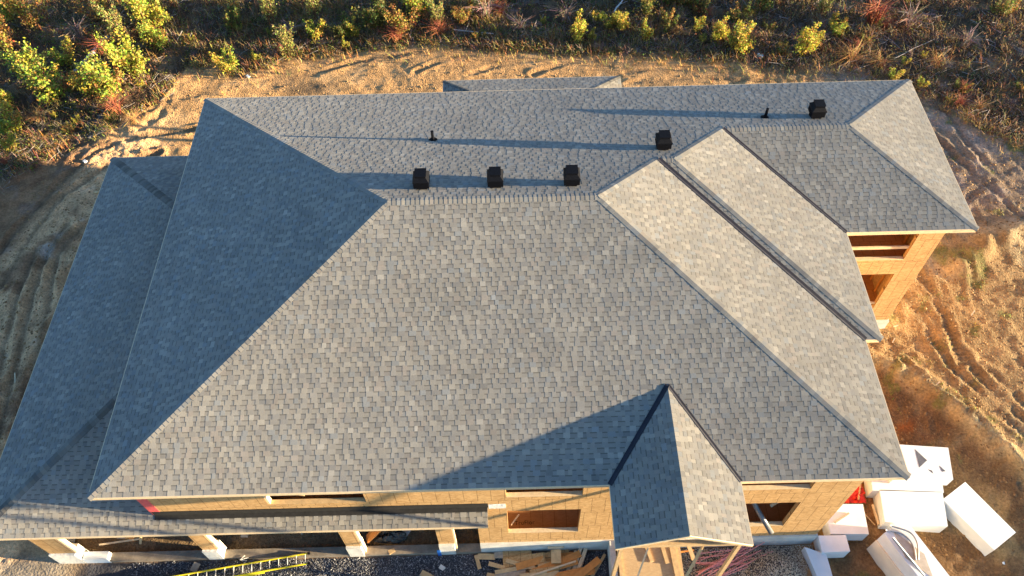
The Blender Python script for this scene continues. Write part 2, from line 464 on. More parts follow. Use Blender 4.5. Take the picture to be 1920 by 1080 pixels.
fascia([((GX - GH, -16 - GF), (GX - GH, -16.03), (-1, 0)), ((GX + GH, -16 - GF), (GX + GH, -16.03), (1, 0))], groof, .12)
mb = MB()      # rake boards and gable truss
for s in (-1, 1):
    p, q = Vector((GX + s * GH, -16 - GF - .02, -.11)), Vector((GX, -16 - GF - .02, GZ - .11))
    mb.box(p, q - p, (0, .03, 0), (0, 0, .105))
mb.build('rake_board', 'lumber_pale', groof)
mb = MB()
mb.bx(GX - GH + .05, GX + GH - .05, -17.62, -17.5, -.34, -.14)
mb.bar((GX - GH + .1, -17.56, -.1), (GX, -17.56, GZ - .12), .05, .1)
mb.bar((GX + GH - .1, -17.56, -.1), (GX, -17.56, GZ - .12), .05, .1)
mb.build('truss', 'lumber', groof)

# roof vents and plumbing pipes (feet sit on the back slope)
def roof_vent(x, y):
    z = -m * y
    e = empty('roof_vent', (x, y, z)); e.parent = roof
    mb = MB()
    def ring(w_, d_, z_, oy=0): return [(-w_ / 2, -d_ / 2 + oy, z_), (w_ / 2, -d_ / 2 + oy, z_), (w_ / 2, d_ / 2 + oy, z_), (-w_ / 2, d_ / 2 + oy, z_)]
    rs = [ring(.34, .34, -.12), ring(.34, .34, .16)]
    for k_ in range(5):      # louvre stack
        z0 = .17 + k_ * .045
        rs += [ring(.36, .36, z0), ring(.48, .48, z0 + .006), ring(.48, .48, z0 + .026), ring(.38, .38, z0 + .03)]
    rs += [ring(.50, .50, .40), ring(.50, .50, .44), ring(.33, .33, .55), ring(.33, .33, .62), ring(.36, .36, .625), ring(.36, .36, .64)]
    for a, b in zip(rs, rs[1:]):
        for i in range(4):
            j = (i + 1) % 4; mb.quad([a[i], a[j], b[j], b[i]])
    mb.quad(rs[-1]); return e, mb
v0 = None
for x, y in ((8.99, -7.2), (11.26, -7.22), (13.6, -7.24), (16.8, -5.05), (22.56, -3.0)):
    if v0 is None:
        e, mb = roof_vent(x, y)
        ob = mb.build('roof_vent', 'vent', roof); v0 = ob
        bpy.data.objects.remove(e)
        # base flashing in the same mesh
    else:
        ob = v0.copy(); C.objects.link(ob); ob.parent = roof
    ob.location = (x, y, -m * y)
for x, y in ((9.1, -4.05), (20.8, -2.98)):
    mb = MB(); z = -m * y
    mb.tube([(0, 0, -.05), (0, 0, .05), (.0, 0, .40), (0, 0, .42)], [.11, .055, .045, .055], 10)
    mb.tube([(0, 0, .001 + .0), (0, .0, .03)], [.16, .1], 12)
    ob = mb.build('vent_pipe', 'vent', roof); ob.location = (x, y, z)

# ---- walls
def wall(name, o, ud, L, z0, z1, holes, mt, nrm, th=.15, label=None, parent=None):
    """sheathed wall: outer face starts at o, runs L along ud; holes (u0, u1, za, zb); nrm = outward"""
    us = sorted({0, L, *[v for h in holes for v in h[:2]]}); zs = sorted({z0, z1, *[v for h in holes for v in h[2:]]})
    us = [u for u in us if 0 <= u <= L]; zs = [z for z in zs if z0 <= z <= z1]
    o, ud, nrm = Vector((*o, 0)), Vector((*ud, 0)), Vector((*nrm, 0)); mb = MB()
    def solid(i, j):
        if not (0 <= i < len(us) - 1 and 0 <= j < len(zs) - 1): return False
        uc, zc = (us[i] + us[i + 1]) / 2, (zs[j] + zs[j + 1]) / 2
        return not any(h[0] < uc < h[1] and h[2] < zc < h[3] for h in holes)
    Z = Vector((0, 0, 1))
    P = lambda u, z, t: o + ud * u + Z * z - nrm * t
    for i in range(len(us) - 1):
        for j in range(len(zs) - 1):
            if not solid(i, j): continue
            a, b, c, d = us[i], us[i + 1], zs[j], zs[j + 1]
            mb.quad([P(a, c, 0), P(b, c, 0), P(b, d, 0), P(a, d, 0)], None, [(a, c), (b, c), (b, d), (a, d)])
            mb.quad([P(b, c, th), P(a, c, th), P(a, d, th), P(b, d, th)], None, [(b, c), (a, c), (a, d), (b, d)])
            for (di, dj, q) in ((-1, 0, (a, c, a, d)), (1, 0, (b, c, b, d)), (0, -1, (a, c, b, c)), (0, 1, (a, d, b, d))):
                if not solid(i + di, j + dj):
                    mb.quad([P(q[0], q[1], 0), P(q[2], q[3], 0), P(q[2], q[3], th), P(q[0], q[1], th)], None, [(0, 0), (.3, 0), (.3, .05), (0, .05)])
    ob = mb.build(name, mt, parent or house)
    if label: ob['label'] = label
    return ob
WY = -15.45
WB = -6.35      # bottom of the sheathing
fu = wall('wall', (.55, WY), (1, 0), 21.25, -3.0, -.10, [(3.68, 6.62, -2.30, -.45), (10.8, 13.08, -2.2, -.45), (17.1, 19.85, -2.12, -.4)], 'osb', (0, -1), label='front wall of the upper storey')
fl = wall('wall', (-4.3, WY), (1, 0), 26.1, WB, -3.0, [(.85, 5.22, -9, -3.7), (5.72, 10.11, -9, -3.7), (10.61, 13.27, -9, -3.7), (13.8, 14.67, -9, -3.9), (15.65, 17.95, -5.45, -3.34), (19.6, 24.72, -5.38, -3.22)], 'osb', (0, -1), label='front wall of the lower storey with garage and window openings')
wall('wall', (.55, -.701), (0, -1), 14.598, -3.0, -.10, [], 'osb', (-1, 0), label='upper left wall above the lower roof')
wall('wall', (-4.3, -.701), (0, -1), 14.598, WB, -3.0, [(6, 8, -5.4, -4)], 'osb', (-1, 0), label='lower left wall')
wall('wall', (21.8, WY + .151), (0, 1), -WY - 11.07 - .151, WB, -.10, [(1, 2.6, -2.2, -.9)], 'osb', (1, 0), label='right wall of the front block')
wall('wall', (21.8, -11.07), (1, 0), .51, WB, -.10, [], 'osb', (0, -1))
wall('wall', (22.31, -10.919), (0, 1), 4.018, WB, -.10, [(1.2, 2.8, -5.4, -3.6)], 'osb', (1, 0))
wr = wall('wall', (22.31, -6.9), (1, 0), 4.39, WB, -.10, [(.35, 3.5, -2.33, -.5), (.35, 3.5, -6.30, -3.2)], 'osb', (0, -1), label='front wall of the right wing with two tall openings')
wall('wall', (26.7, -6.749), (0, 1), 6.047, WB, -.10, [(2, 3.8, -2.2, -.9)], 'osb', (1, 0), label='right wall of the wing')
wall('wall', (26.7, -.55), (-1, 0), 26.15, WB, -.10, [(3, 5, -2.2, -.9), (12, 14, -5.4, -3.5)], 'osb', (0, 1), label='back wall')
wall('wall', (.55, -.55), (-1, 0), 4.85, WB, -3.0, [], 'osb', (0, 1))
wall('wall', (9.4, 3.75), (1, 0), 6.8, WB, -3.2, [(.5, 6.3, -6.35, -3.6)], 'osb', (0, 1), label='open back porch wall')
# interior partitions
wall('partition', (10.52, -15.3), (0, 1), 14.6, -7.3, -3.3, [], 'ply', (-1, 0))
wall('partition', (10.75, -12.4), (1, 0), 11, -6.2, -3.3, [(2, 3, -6.2, -4.1), (7, 8, -6.2, -4.1)], 'osb_floor', (0, -1))
wall('partition', (.75, -13.2), (1, 0), 20.9, -3.0, -.15, [(5, 6, -3, -.9), (14, 15, -3, -.9)], 'ply', (0, -1))
wall('partition', (-4.1, -9.2), (1, 0), 14.5, -7.3, -3.3, [], 'ply', (0, -1))

# concrete foundation
def conc(name, boxes, label=None, mt='concrete'):
    mb = MB()
    for b in boxes: mb.bx(*b)
    ob = bevel(mb.build(name, mt, house), .012)
    if label: ob['label'] = label
    return ob
conc('foundation', [(10.37, 21.85, -15.5, -15.2, -7.8, WB), (21.55, 21.85, -15.2, -11.1, -7.8, WB), (21.55, 22.36, -11.12, -10.9, -7.8, WB - .001),
                    (22.1, 22.361, -10.9, -6.97, -7.8, WB), (22.362, 26.75, -6.97, -6.7, -7.8, WB), (26.5, 26.751, -6.7, -.5, -7.8, WB), (-4.35, 26.5, -.7, -.5, -7.8, WB),
                    (-4.35, -4.1, -15.1, -.7, -7.8, WB), (9.35, 16.25, 3.5, 3.8, -7.8, WB)], 'grey concrete foundation wall')
conc('grade_beam', [(-3.4, .92, -15.52, -15.22, -7.7, -7.1), (1.42, 5.8, -15.52, -15.22, -7.7, -7.1), (6.32, 8.95, -15.52, -15.22, -7.7, -7.1), (9.5, 10.36, -15.52, -15.22, -7.7, -7.1)], 'low grey concrete strip across the garage openings', 'shaded_conc')
conc('foundation', [(14.76, 14.94, -18.6, -15.51, -7.8, -6.32)], 'concrete stub wall beside the porch deck')
# piers under the garage columns
for x0, x1, mt, lb, dx in ((-4.32, -3.43, 'wrap', 'white wrapped foot of the corner column', .55), (.90, 1.42, 'wrap', 'white wrapped foot of a garage column', 0), (5.80, 6.31, 'concrete', 'concrete foot of a garage column', 0), (8.96, 9.49, 'concrete', 'concrete foot of a narrow garage column', 0)):
    mb = MB(); mb.bx(x0, x1, -15.53, -15.12, -7.7, WB)
    ob = bevel(mb.build('pier', mt, house), .012); ob['label'] = lb
mb = MB(); mb.bx(-3.40, -2.55, -15.53, -15.25, -7.25, -6.85); ob = bevel(mb.build('pier', 'foam', house), .012); ob['label'] = 'white foam form block at the corner column foot'
# jamb studs, pale sawn edges of the openings
for x, z0, z1 in ((-3.43, WB, -3.6), (1.44, WB, -3.6), (6.33, -7.1, -3.6), (9.51, -7.1, -3.6), (4.25, -2.3, -.45)):
    mb = MB(); mb.bx(x - .02 + .001, x + .05, -15.44, -15.28, z0, z1); mb.build('jamb_stud', 'lumber_pale', house)
# window headers, sills and rails
def timber(name, p, q, w_, h_, mt='lumber', par=None, label=None):
    mb = MB(); mb.bar(p, q, w_, h_); ob = mb.build(name, mt, par or house)
    if label: ob['label'] = label
    return ob
for x0, x1, z, mt in ((4.23, 7.17, -2.32, 'lumber'), (11.35, 13.63, -2.22, 'lumber_pale'), (17.65, 20.4, -2.14, 'lumber_pale'), (11.35, 13.65, -5.47, 'lumber_pale'), (15.3, 20.42, -5.40, 'lumber_pale'),
                      (22.66, 25.81, -2.35, 'lumber_pale')):
    timber('sill', (x0 + .004, -15.375 if x0 < 22 else -6.83, z + .035), (x1 - .004, -15.375 if x0 < 22 else -6.83, z + .035), .14, .03, mt)
timber('header', (11.36, -15.28, -1.70), (13.62, -15.28, -1.68), .14, .05, 'lumber_pale')
timber('header', (17.66, -15.28, -1.62), (20.39, -15.28, -1.60), .14, .05, 'grey_wood')
timber('header', (5.9, -15.1, -1.9), (7.15, -15.15, -1.8), .2, .05, 'grey_wood')
timber('header', (4.3, -15.1, -1.9), (5.35, -15.2, -2.05), .2, .05, 'lumber')
timber('rail', (22.67, -6.80, -1.72), (25.80, -6.80, -1.72), .05, .14, 'lumber_pale')
timber('rail', (22.67, -6.82, -5.2), (25.80, -6.82, -5.2), .05, .1, 'lumber_pale')
for x in (23.4, 24.0, 24.6, 25.2, 25.7):
    timber('stud', (x, -4.6, -6.2), (x, -4.6, -3.25), .04, .09, 'lumber_orange')
for y in (-6.2, -5.6, -5.0):
    timber('stud', (26.48, y, -6.2), (26.48, y, -3.25), .09, .04, 'lumber_orange')
    timber('stud', (26.48, y, -3.0), (26.48, y, -.2), .09, .04, 'lumber_orange')
timber('stud', (25.95, -4.7, -5.5), (24.5, -4.7, -3.5), .04, .09, 'lumber_orange')
wall('partition', (22.46, -4.5), (1, 0), 4.1, -6.2, -.2, [], 'osb_floor', (0, -1))
for i in range(6):
    timber('stud', (12.0 + i * .61, -12.46, -6.15), (12.0 + i * .61, -12.46, -3.3), .04, .09, 'lumber')
# floors
mb = MB(); mb.bx(10.7, 21.64, -15.29, -.72, -6.45, -6.2); mb.bx(21.65, 22.15, -10.9, -.72, -6.45, -6.2); mb.bx(22.152, 26.54, -6.74, -.72, -6.45, -6.2)
mfl = mb.build('floor', 'osb_floor', house); mfl['label'] = 'reddish brown board subfloor of the ground storey'
mb = MB(); mb.bx(.72, 21.64, -15.29, -.72, -3.28, -3.0); mb.bx(21.65, 22.15, -10.9, -.72, -3.28, -3.0); mb.bx(22.152, 26.54, -6.74, -.72, -3.28, -3.0)
ufl = mb.build('floor', 'osb_floor', house); ufl['label'] = 'board subfloor of the upper storey'
# stamp on the subfloor, seen through the big window opening
fc = bpy.data.curves.new('stamp', 'FONT'); fc.body = 'TruFlor'; fc.size = .2; fc.extrude = .001; fc.space_character = 1.1
fo = bpy.data.objects.new('tmp', fc); C.objects.link(fo)
bpy.context.view_layer.update()
me = bpy.data.meshes.new_from_object(fo.evaluated_get(bpy.context.evaluated_depsgraph_get())); C.objects.unlink(fo)
st = bpy.data.objects.new('stamp', me); C.objects.link(st); me.materials.clear(); me.materials.append(M['felt'])
st.parent = mfl; st.location = (11.56, -14.92, -6.197); st.rotation_euler = (0, 0, .03); st['label'] = 'dark lettering stamped on the subfloor'
# red corner tape, house wrap scrap, black felt and painted shade band at the wall foot
mb = MB(); mb.bx(.542, .85, -15.458, -15.452, -2.95, -.3); mb.bx(.538, .546, -15.458, -15.2, -2.95, -.3); mb.build('corner_tape', 'red_tape', house)
mb = MB()
mb.quad([(10.80, -15.46, -2.75), (10.80, -15.475, -3.05), (11.32, -15.475, -3.02), (11.32, -15.46, -2.72)]); mb.quad([(10.80, -15.46, -2.75), (11.32, -15.46, -2.72), (11.32, -15.452, -2.70), (10.80, -15.452, -2.73)])
for p in (0, 1): mb.quad([(10.80 + .52 * p, -15.46, -2.75 + .03 * p), (10.8 + .52 * p, -15.475, -3.05 + .03 * p), (10.8 + .52 * p, -15.452, -3.05 + .03 * p), (10.8 + .52 * p, -15.452, -2.73 + .03 * p)])
mb.build('house_wrap', 'wrap', house)
mb = MB(); mb.bx(.6, 10.78, -15.472, -15.453, -2.93, -2.63); mb.quad([(.6, -15.60, -2.945), (10.76, -15.60, -2.945), (10.76, -15.474, -2.90), (.6, -15.474, -2.90)]); mb.build('felt_and_shade_strip', 'felt', house)  # the quad on the roof is a dark strip standing in for a shadow band
mb = MB(); mb.bx(8.86, 8.98, -15.56, -15.535, -7.3, -6.75); ob = mb.build('film', 'blue', house); ob['label'] = 'scrap of blue film on the column foot'
# front porch deck, beams and braces
mb = MB(); mb.bx(14.98, 17.12, -18.6, -15.52, -6.36, -6.30)
dk = mb.build('porch_deck', 'ply', house)
mb = MB(); mb.bx(14.98, 17.12, -18.6, -15.53, -6.62, -6.365); ob = mb.build('joist', 'lumber', dk)
for x0, y0, x1, y1, w_ in ((15.95, -15.6, 16.12, -16.25, .13), (16.5, -15.6, 16.62, -16.32, .13), (16.84, -15.6, 17.02, -18.2, .2), (15.04, -15.7, 15.08, -17.4, .12)):
    timber('loose_board', (x0, y0, -6.27), (x1, y1, -6.27), w_, .04, 'lumber', dk)
timber('joist', (17.38, -15.55, -6.3), (17.52, -16.2, -6.34), .13, .05, 'lumber', dk)
timber('joist', (17.13, -15.9, -6.45), (17.6, -15.85, -6.45), .05, .05, 'lumber_orange', dk)
timber('brace', (17.1, -16.85, -3.0), (16.05, -18.35, -6.28), .09, .04, 'lumber', label='diagonal temporary brace propping the porch gable')
timber('brace', (17.1, -16.85, -3.0), (17.35, -16.5, -.2), .09, .04, 'lumber')
timber('brace', (15.75, -16.35, -4.6), (15.25, -17.4, -6.27), .05, .05, 'lumber_pale', label='thin pale prop leaning over the porch deck')
timber('brace', (15.75, -16.35, -4.6), (16.1, -15.6, -1.4), .05, .05, 'lumber_pale')
for x in (14.42, 17.55):
    timber('post', (x, -17.55, -7.4 if x > 17.2 else -7.4), (x, -17.55, -.35), .1, .1, 'lumber', label='porch post at the gable corner')
# black downpipe length leaning out of the right-hand window
pp = MB(); pp.tube([(19.28, -14.55, -4.65), (19.62, -15.2, -4.95), (19.95, -15.75, -5.22)], .085, 14); ob = pp.build('drain_pipe', 'pipe', None, True)
tag(ob, 'dark grey pipe length leaning out of the window opening right of the porch gable', 'pipe')
for k_, (p, q) in enumerate((((20.0, -14.9, -4.55), (20.75, -14.6, -4.25)), ((19.95, -15.0, -4.75), (20.7, -14.65, -4.45)))):
    mb = MB(); mb.bar(p, q, .09, .04); ob = mb.build('loose_stud', 'lumber_pale')
    tag(ob, ('pale stud inside the window opening right of the gable, the upper one of two', 'pale stud inside the window opening right of the gable, the lower one of two')[k_], 'board', 'loose studs in the right window opening')
ob = MB(); ob.bar((11.45, -15.2, -5.35), (11.72, -14.9, -5.2), .035, .05); ob = ob.build('loose_stud', 'lumber_pale')
tag(ob, 'short pale stick leaning in the left corner of the big window opening', 'board')

# ================================================================== GROUND
rng = np.random.default_rng(5)
LAT = rng.random((256, 256))
def vn(x, y, s, ox=0, oy=0):
    X, Y = x / s + ox, y / s + oy
    xi, yi = np.floor(X).astype(int), np.floor(Y).astype(int)
    fx, fy = X - xi, Y - yi; fx = fx * fx * (3 - 2 * fx); fy = fy * fy * (3 - 2 * fy)
    g_ = lambda i, j: LAT[(xi + i) % 256, (yi + j) % 256]
    return (g_(0, 0) * (1 - fx) + g_(1, 0) * fx) * (1 - fy) + (g_(0, 1) * (1 - fx) + g_(1, 1) * fx) * fy - .5
def fbm(x, y, s, n=4, ox=0):
    r = 0; a = 1
    for i in range(n): r = r + a * vn(x, y, s / 2 ** i, ox + i * 17.3, ox * .7 + i * 9.1); a *= .5
    return r
def ss(a, b, x): t = np.clip((x - a) / (b - a), 0, 1); return t * t * (3 - 2 * t)
def pdist(x, y, pl):
    """distance to a polyline, side (+ right) and length along"""
    bd = np.full(x.shape, 1e9); bs = np.zeros(x.shape); bt = np.zeros(x.shape); acc = 0
    for (x0, y0), (x1, y1) in zip(pl, pl[1:]):
        dx, dy = x1 - x0, y1 - y0; L = math.hypot(dx, dy)
        t = np.clip(((x - x0) * dx + (y - y0) * dy) / L ** 2, 0, 1)
        d = np.hypot(x - x0 - t * dx, y - y0 - t * dy); k_ = d < bd
        bd = np.where(k_, d, bd); bs = np.where(k_, np.sign((x - x0) * dy - (y - y0) * dx), bs); bt = np.where(k_, acc + t * L, bt); acc += L
    return bd, bs, bt
BRUSH = [(-60, -9), (-14, 0), (-11.8, 3.2), (-8.7, 5.9), (-6.6, 8.2), (-5.6, 11.0), (-3.9, 11.2), (-3.1, 9.9), (.4, 11.6), (7.3, 12.2), (13.1, 11.4), (17.4, 11.0), (21.7, 10.3), (25.8, 9.6), (30, 9.0), (32.6, 7.2), (35.2, 4.2), (38.5, 1.8), (80, -3)]
bxs, bys = zip(*BRUSH)
TR = dict(
 r1=[(28.9, -3.1), (29.4, -5.4), (29.5, -7.7), (30.0, -9.9), (30.9, -11.3), (34, -15)], r2=[(29.0, -4.5), (29.3, -6.4), (29.4, -8.7)], r3=[(31.2, -2.6), (31.1, -5.4), (31.5, -7.5), (31.8, -8.8), (33.5, -12)],
 r4=[(27.1, -8.6), (28.1, -9.9), (29.1, -11.2), (29.5, -12.8), (31.2, -15.6)], r5=[(33.6, .8), (31.6, -.7), (29.3, -1.9)], r6=[(29.5, 8.2), (33.6, 6.0), (34.2, 2.5), (35.2, -.2), (37, -4)], r7=[(30, 7.0), (32.0, 5.2), (33.2, 2.6), (34.0, .5), (35.5, -3)],
 r10=[(28.0, -5.0), (28.6, -7.4), (29.0, -9.0), (29.9, -10.6), (31.6, -13.4)], l6=[(-8.7, -11.8), (-9.4, -6.6), (-9.7, -3.8), (-9.7, -1.5)],
 r8=[(30.4, -9), (31.3, -11), (33, -13.6)], l1=[(-8.1, -11.8), (-8.7, -6.6), (-9.0, -4.2), (-9.1, -1.8), (-8.8, 0.0)], l2=[(-7.4, -11.8), (-7.9, -6.6), (-8.2, -4.2), (-8.6, -1.9), (-8.1, -.3)],
 l4=[(-11.3, -1.5), (-10.6, .7), (-9.6, 3.0), (-8.5, 4.8), (-6.9, 5.7), (-4, 6.2)], l5=[(-10.6, -3.5), (-10.2, -.6), (-9.4, 1.7), (-7.9, 3.7), (-5.5, 4.6)],
 t1=[(-6.4, 8.2), (-3.2, 9.1), (.6, 10.0), (4.5, 11.2), (8.8, 11.7)], t2=[(-1.0, 9.2), (3.1, 10.8), (6.2, 11.3)], t3=[(6.8, 9.8), (8.8, 11.0), (11.7, 11.3)], t4=[(9.7, 9.6), (12.0, 10.4), (14.8, 11.0)], t5=[(13.1, 9.5), (15.4, 10.5), (17.4, 10.5)],
 t6=[(18, 8.6), (22, 8.9), (27, 8.2), (31, 7.6)], t7=[(18, 9.5), (23, 9.7), (28, 9.0)])
BANK = [(21.9, -6.6), (24.5, -8.0), (27.2, -9.3), (28.6, -10.9), (29.6, -12.6), (31, -15.5), (34, -22)]
def terrain(x, y):
    x = np.asarray(x, float); y = np.asarray(y, float)
    z = -7.2 + .25 * fbm(x, y, 9, 2, 3) * ss(-15.9, -12, y) * 1.0
    far = ss(28, 90, np.hypot(x - 12, y + 3)); z = z + far * (1.2 * vn(x, y, 60) - 1.4) - .12 * ss(27, 34, x) * ss(-9, -12, y)
    brush = ss(-.3, .5, y - np.interp(x, bxs, bys) - .5 * vn(x, y, 1.7, 8))
    east = ss(22.5, 24, x); north = ss(.5, 2, y) * (1 - brush); west = 1 - ss(-6.5, -5.2, x)
    rough = (.10 * brush + .10 * east * (1 - brush) + .08 * west + .05 * north)
    z = z + rough * fbm(x, y, 1.1, 4, 11) + .35 * brush * fbm(x, y, 3.2, 2, 5)
    z = z + (.05 * east + .06 * west + .018 * north) * fbm(x, y, .38, 2, 23)
    # sand windrows north of the house, lit from the side
    z = z + .027 * north * ss(-6, -3, x) * np.abs(vn((x * .25 - y * .75) * 1.6, (y * .5 + x * .5) * .5, .5, 31)) * 1.6
    z = z + .045 * (east + .9 * west + .3 * north) * vn(x, y, .2, 19) + .07 * (east + .4 * west) * np.maximum(vn(x, y, .33, 87) - .12, 0) * 2 + .022 * east * (1 - brush) * np.abs(vn((x * .9 + y * .35) * 1.6, (y - x * .3) * .5, .42, 73))
    z = z + .05 * west * np.abs(vn((x * 1.6 + y * .25), (y - x * .2) * .35, .5, 53))
    for n_, pl in TR.items():
        lo = np.array(pl); box = (x > lo[:, 0].min() - 1) & (x < lo[:, 0].max() + 1) & (y > lo[:, 1].min() - 1) & (y < lo[:, 1].max() + 1)
        if not box.any(): continue
        xb, yb = x[box], y[box]
        d, s_, t = pdist(xb + .3 * vn(xb, yb, 1.1, 77) + .08 * vn(xb, yb, .3, 7), yb + .3 * vn(xb, yb, 1.1, 41), pl)
        dep = .058 if n_[0] in 'r' else .075
        if n_[0] == 't': dep = .028
        prof = -dep * np.exp(-(d / .15) ** 2) + dep * .7 * np.exp(-((d - .29) / .10) ** 2)
        cl = (.022 * np.sin(t * 2 * math.pi / .24) * np.exp(-(d / .25) ** 2)) if n_[0] in 'rl' else 0
        z[box] += (prof + cl) * np.clip(.85 + 2.2 * vn(xb, yb, 1.3, 9), 0, 2)
    # cut bank: the ground by the foam blocks lies lower
    d, s_, t = pdist(x, y, BANK)
    sg = d * s_ + .35 * vn(x, y, .8, 61) + .2 * vn(x, y, .3, 4)
    reg = ss(21.8, 22.6, x) * ss(-30, -26, y)
    z = z + reg * (.38 * ss(.35, -.25, sg) * np.exp(-np.maximum(-sg - .2, 0) / 6)) - reg * .10 * ss(0, 1.2, sg)
    z = z + reg * .16 * np.exp(-((sg + .25) / .25) ** 2)
    # spoil ridge to the far right
    d, s_, t = pdist(x, y, [(31.0, -3.9), (32.7, -2.4), (34.6, -1.8), (38, -1.5)])
    z = z + .42 * np.exp(-(d / .5) ** 2) * (1 + vn(x, y, .6, 3))
    # holes and pits by the left side
    for px, py, r_, dp in ((-6.3, .7, .75, .55), (-7.2, -.8, .9, .22), (-6.8, -3.0, 1.0, .28), (-7.0, -5.8, .8, .3), (28.2, -3.6, .33, .3), (-6.6, -8.4, .7, .25)):
        q = ((x - px) ** 2 + (y - py) ** 2) / r_ ** 2
        z = z - dp * np.exp(-q * q * 1.0) + dp * .35 * np.exp(-((np.sqrt(q) - 1.35) / .25) ** 2)
    # flat under the house, gravel yard in front
    inside = ss(-4.6, -4.3, x) * ss(27.1, 26.7, x) * ss(-15.3, -15.1, y) * ss(-.3, -.6, y)
    inside = inside * (1 - ss(22.2, 22.6, x) * ss(-6.7, -7.0, y))
    z = z * (1 - inside) + (-7.3 + .10 * fbm(x, y, .7, 3, 2) * ss(8, 4, x)) * inside
    yard = ss(-4.6, -3.6, x) * ss(21.6, 20.8, x) * ss(-15.2, -15.55, y)
    z = z * (1 - yard) + (-7.27 + .07 * fbm(x, y, .9, 3, 6)) * yard
    z = z + .78 * np.exp(-(((x - 20.3) / .95) ** 2 + ((y + 16.6) / .75) ** 2) ** 1.3)      # gravel heap
    return z
fx = np.concatenate([-20 - np.geomspace(260, .3, 26), np.arange(-20, 43, .085), 43 + np.geomspace(.3, 260, 26)])
fy = np.concatenate([-18.5 - np.geomspace(260, .3, 26), np.arange(-18.5, 19, .085), 19 + np.geomspace(.3, 260, 26)])
X, Y = np.meshgrid(fx, fy); Z = terrain(X, Y)
def lerp3(c, c2, t): return c * (1 - t[..., None]) + np.array(c2) * t[..., None]
def soil_color(x, y, z):
    c = np.zeros(x.shape + (3,)) + np.array((.45, .265, .122))            # pale sand
    c = lerp3(c, (.34, .205, .10), ss(-.1, .35, fbm(x, y, 2.2, 4, 51)))
    c = lerp3(c, (.50, .32, .165), ss(.1, .45, fbm(x, y, 1.3, 3, 91)) * .7)
    east = ss(22.5, 24.5, x + .5 * vn(x, y, 2)) * ss(9, 5, y)
    c2 = np.zeros(c.shape) + np.array((.40, .255, .115)); c2 = lerp3(c2, (.33, .205, .09), ss(0, .45, fbm(x, y, 1.0, 4, 33))); c2 = lerp3(c2, (.47, .34, .18), ss(.15, .5, fbm(x, y, 1.7, 3, 13)))
    c = c * (1 - east[..., None]) + c2 * east[..., None]
    ne = ss(-2.5, 0, y) * ss(27, 29, x)
    c = lerp3(c, (.27, .19, .135), ne * .85)
    c = lerp3(c, (.33, .25, .20), ne * ss(0, .3, fbm(x, y, .9, 3, 71)) * .7)
    west = (1 - ss(-6.0, -4.6, x)) * (1 - ss(4, 7.5, y))
    c = lerp3(c, (.60, .37, .20), west)
    c = lerp3(c, (.28, .155, .085), west * ss(.0, .4, fbm(x, y, 1.4, 4, 27)))
    c = lerp3(c, (.50, .40, .33), west * ss(.3, .6, fbm(x, y, 1.0, 3, 44)) * .8)
    dkl = west * (1 - ss(-11.2, -10.0, x + .5 * vn(x, y, 2) - .35 * (y + 1)))
    c = lerp3(c, (.17, .085, .045), dkl * .8)
    brush = ss(-.5, .6, y - np.interp(x, bxs, bys) - .9 * vn(x, y, 1.2, 8))
    bc = np.zeros(c.shape) + np.array((.075, .048, .03)); bc = lerp3(bc, (.17, .115, .07), ss(0, .4, fbm(x, y, 1.2, 4, 63))); bc = lerp3(bc, (.065, .052, .028), ss(.1, .4, fbm(x, y, 1.9, 3, 15)))
    bc = lerp3(bc, (.20, .17, .16), ss(.25, .5, fbm(x, y, .7, 3, 5)) * .6)
    c = c * (1 - brush[..., None]) + bc * brush[..., None]
    d, s_, t = pdist(x, y, BANK); sg = d * s_ + .4 * vn(x, y, .9, 61)
    pit = ss(0, .5, sg) * ss(21.6, 22.2, x)
    pc = np.zeros(c.shape) + np.array((.20, .115, .055)); pc = lerp3(pc, (.30, .19, .09), ss(0, .4, fbm(x, y, .8, 3, 81))); pc = lerp3(pc, (.26, .09, .025), ss(.15, .5, fbm(x, y, 1.4, 3, 17)) * ss(-12.6, -11, y))
    c = c * (1 - pit[..., None]) + pc * pit[..., None]
    c = lerp3(c, (.50, .40, .22), np.exp(-((sg + .15) / .22) ** 2) * ss(22.5, 24, x) * .7)
    # green fuzz
    gm = ss(.28, .5, fbm(x, y, .8, 4, 37)) * (east * .8 + ne * .3 + pit * .3)
    c = lerp3(c, (.16, .17, .045), np.clip(gm, 0, 1) * .75)
    rust = np.exp(-(((x - 24.1) / .55) ** 2 + ((y + 13.5) / .9) ** 2))
    c = lerp3(c, (.38, .04, .01), rust * .45)
    # damp rut floors; left tracks darkened more, painted in for weak shade
    for n_, pl in TR.items():
        d, s_, t = pdist(x, y, pl); c = lerp3(c, (.15, .10, .062), np.exp(-(d / .13) ** 2) * (.62 if n_[0] == 'l' else .42))
    pud = np.exp(-(((x - 1.2) / 1.5) ** 2 + ((y - 9.0) / .55) ** 2) ** 2)
    c = lerp3(c, (.17, .115, .07), pud * .85)
    for px, py, r_ in ((-6.3, .7, .7), (28.2, -3.6, .35), (-7.0, -5.8, .7), (-6.8, -3.0, .8)):
        c = lerp3(c, (.07, .045, .03), np.exp(-(((x - px) ** 2 + (y - py) ** 2) / r_ ** 2) ** 2) * .8)
    yard = ss(-4.2, -3.2, x + .4 * vn(x, y, .6)) * ss(21.6, 21, x) * ss(-15.4, -15.6, y)
    c = lerp3(c, (.055, .055, .065), yard * ss(1, -1, (y + 15.5) * 0 - 1))
    lf = ss(-3.3, -4.2, x) * ss(-15, -15.6, y)
    c = lerp3(c, (.24, .20, .16), lf)
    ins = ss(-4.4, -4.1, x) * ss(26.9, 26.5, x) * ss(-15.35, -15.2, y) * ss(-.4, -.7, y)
    c = lerp3(c, (.22, .15, .085), ins * ss(10.6, 10.3, x))
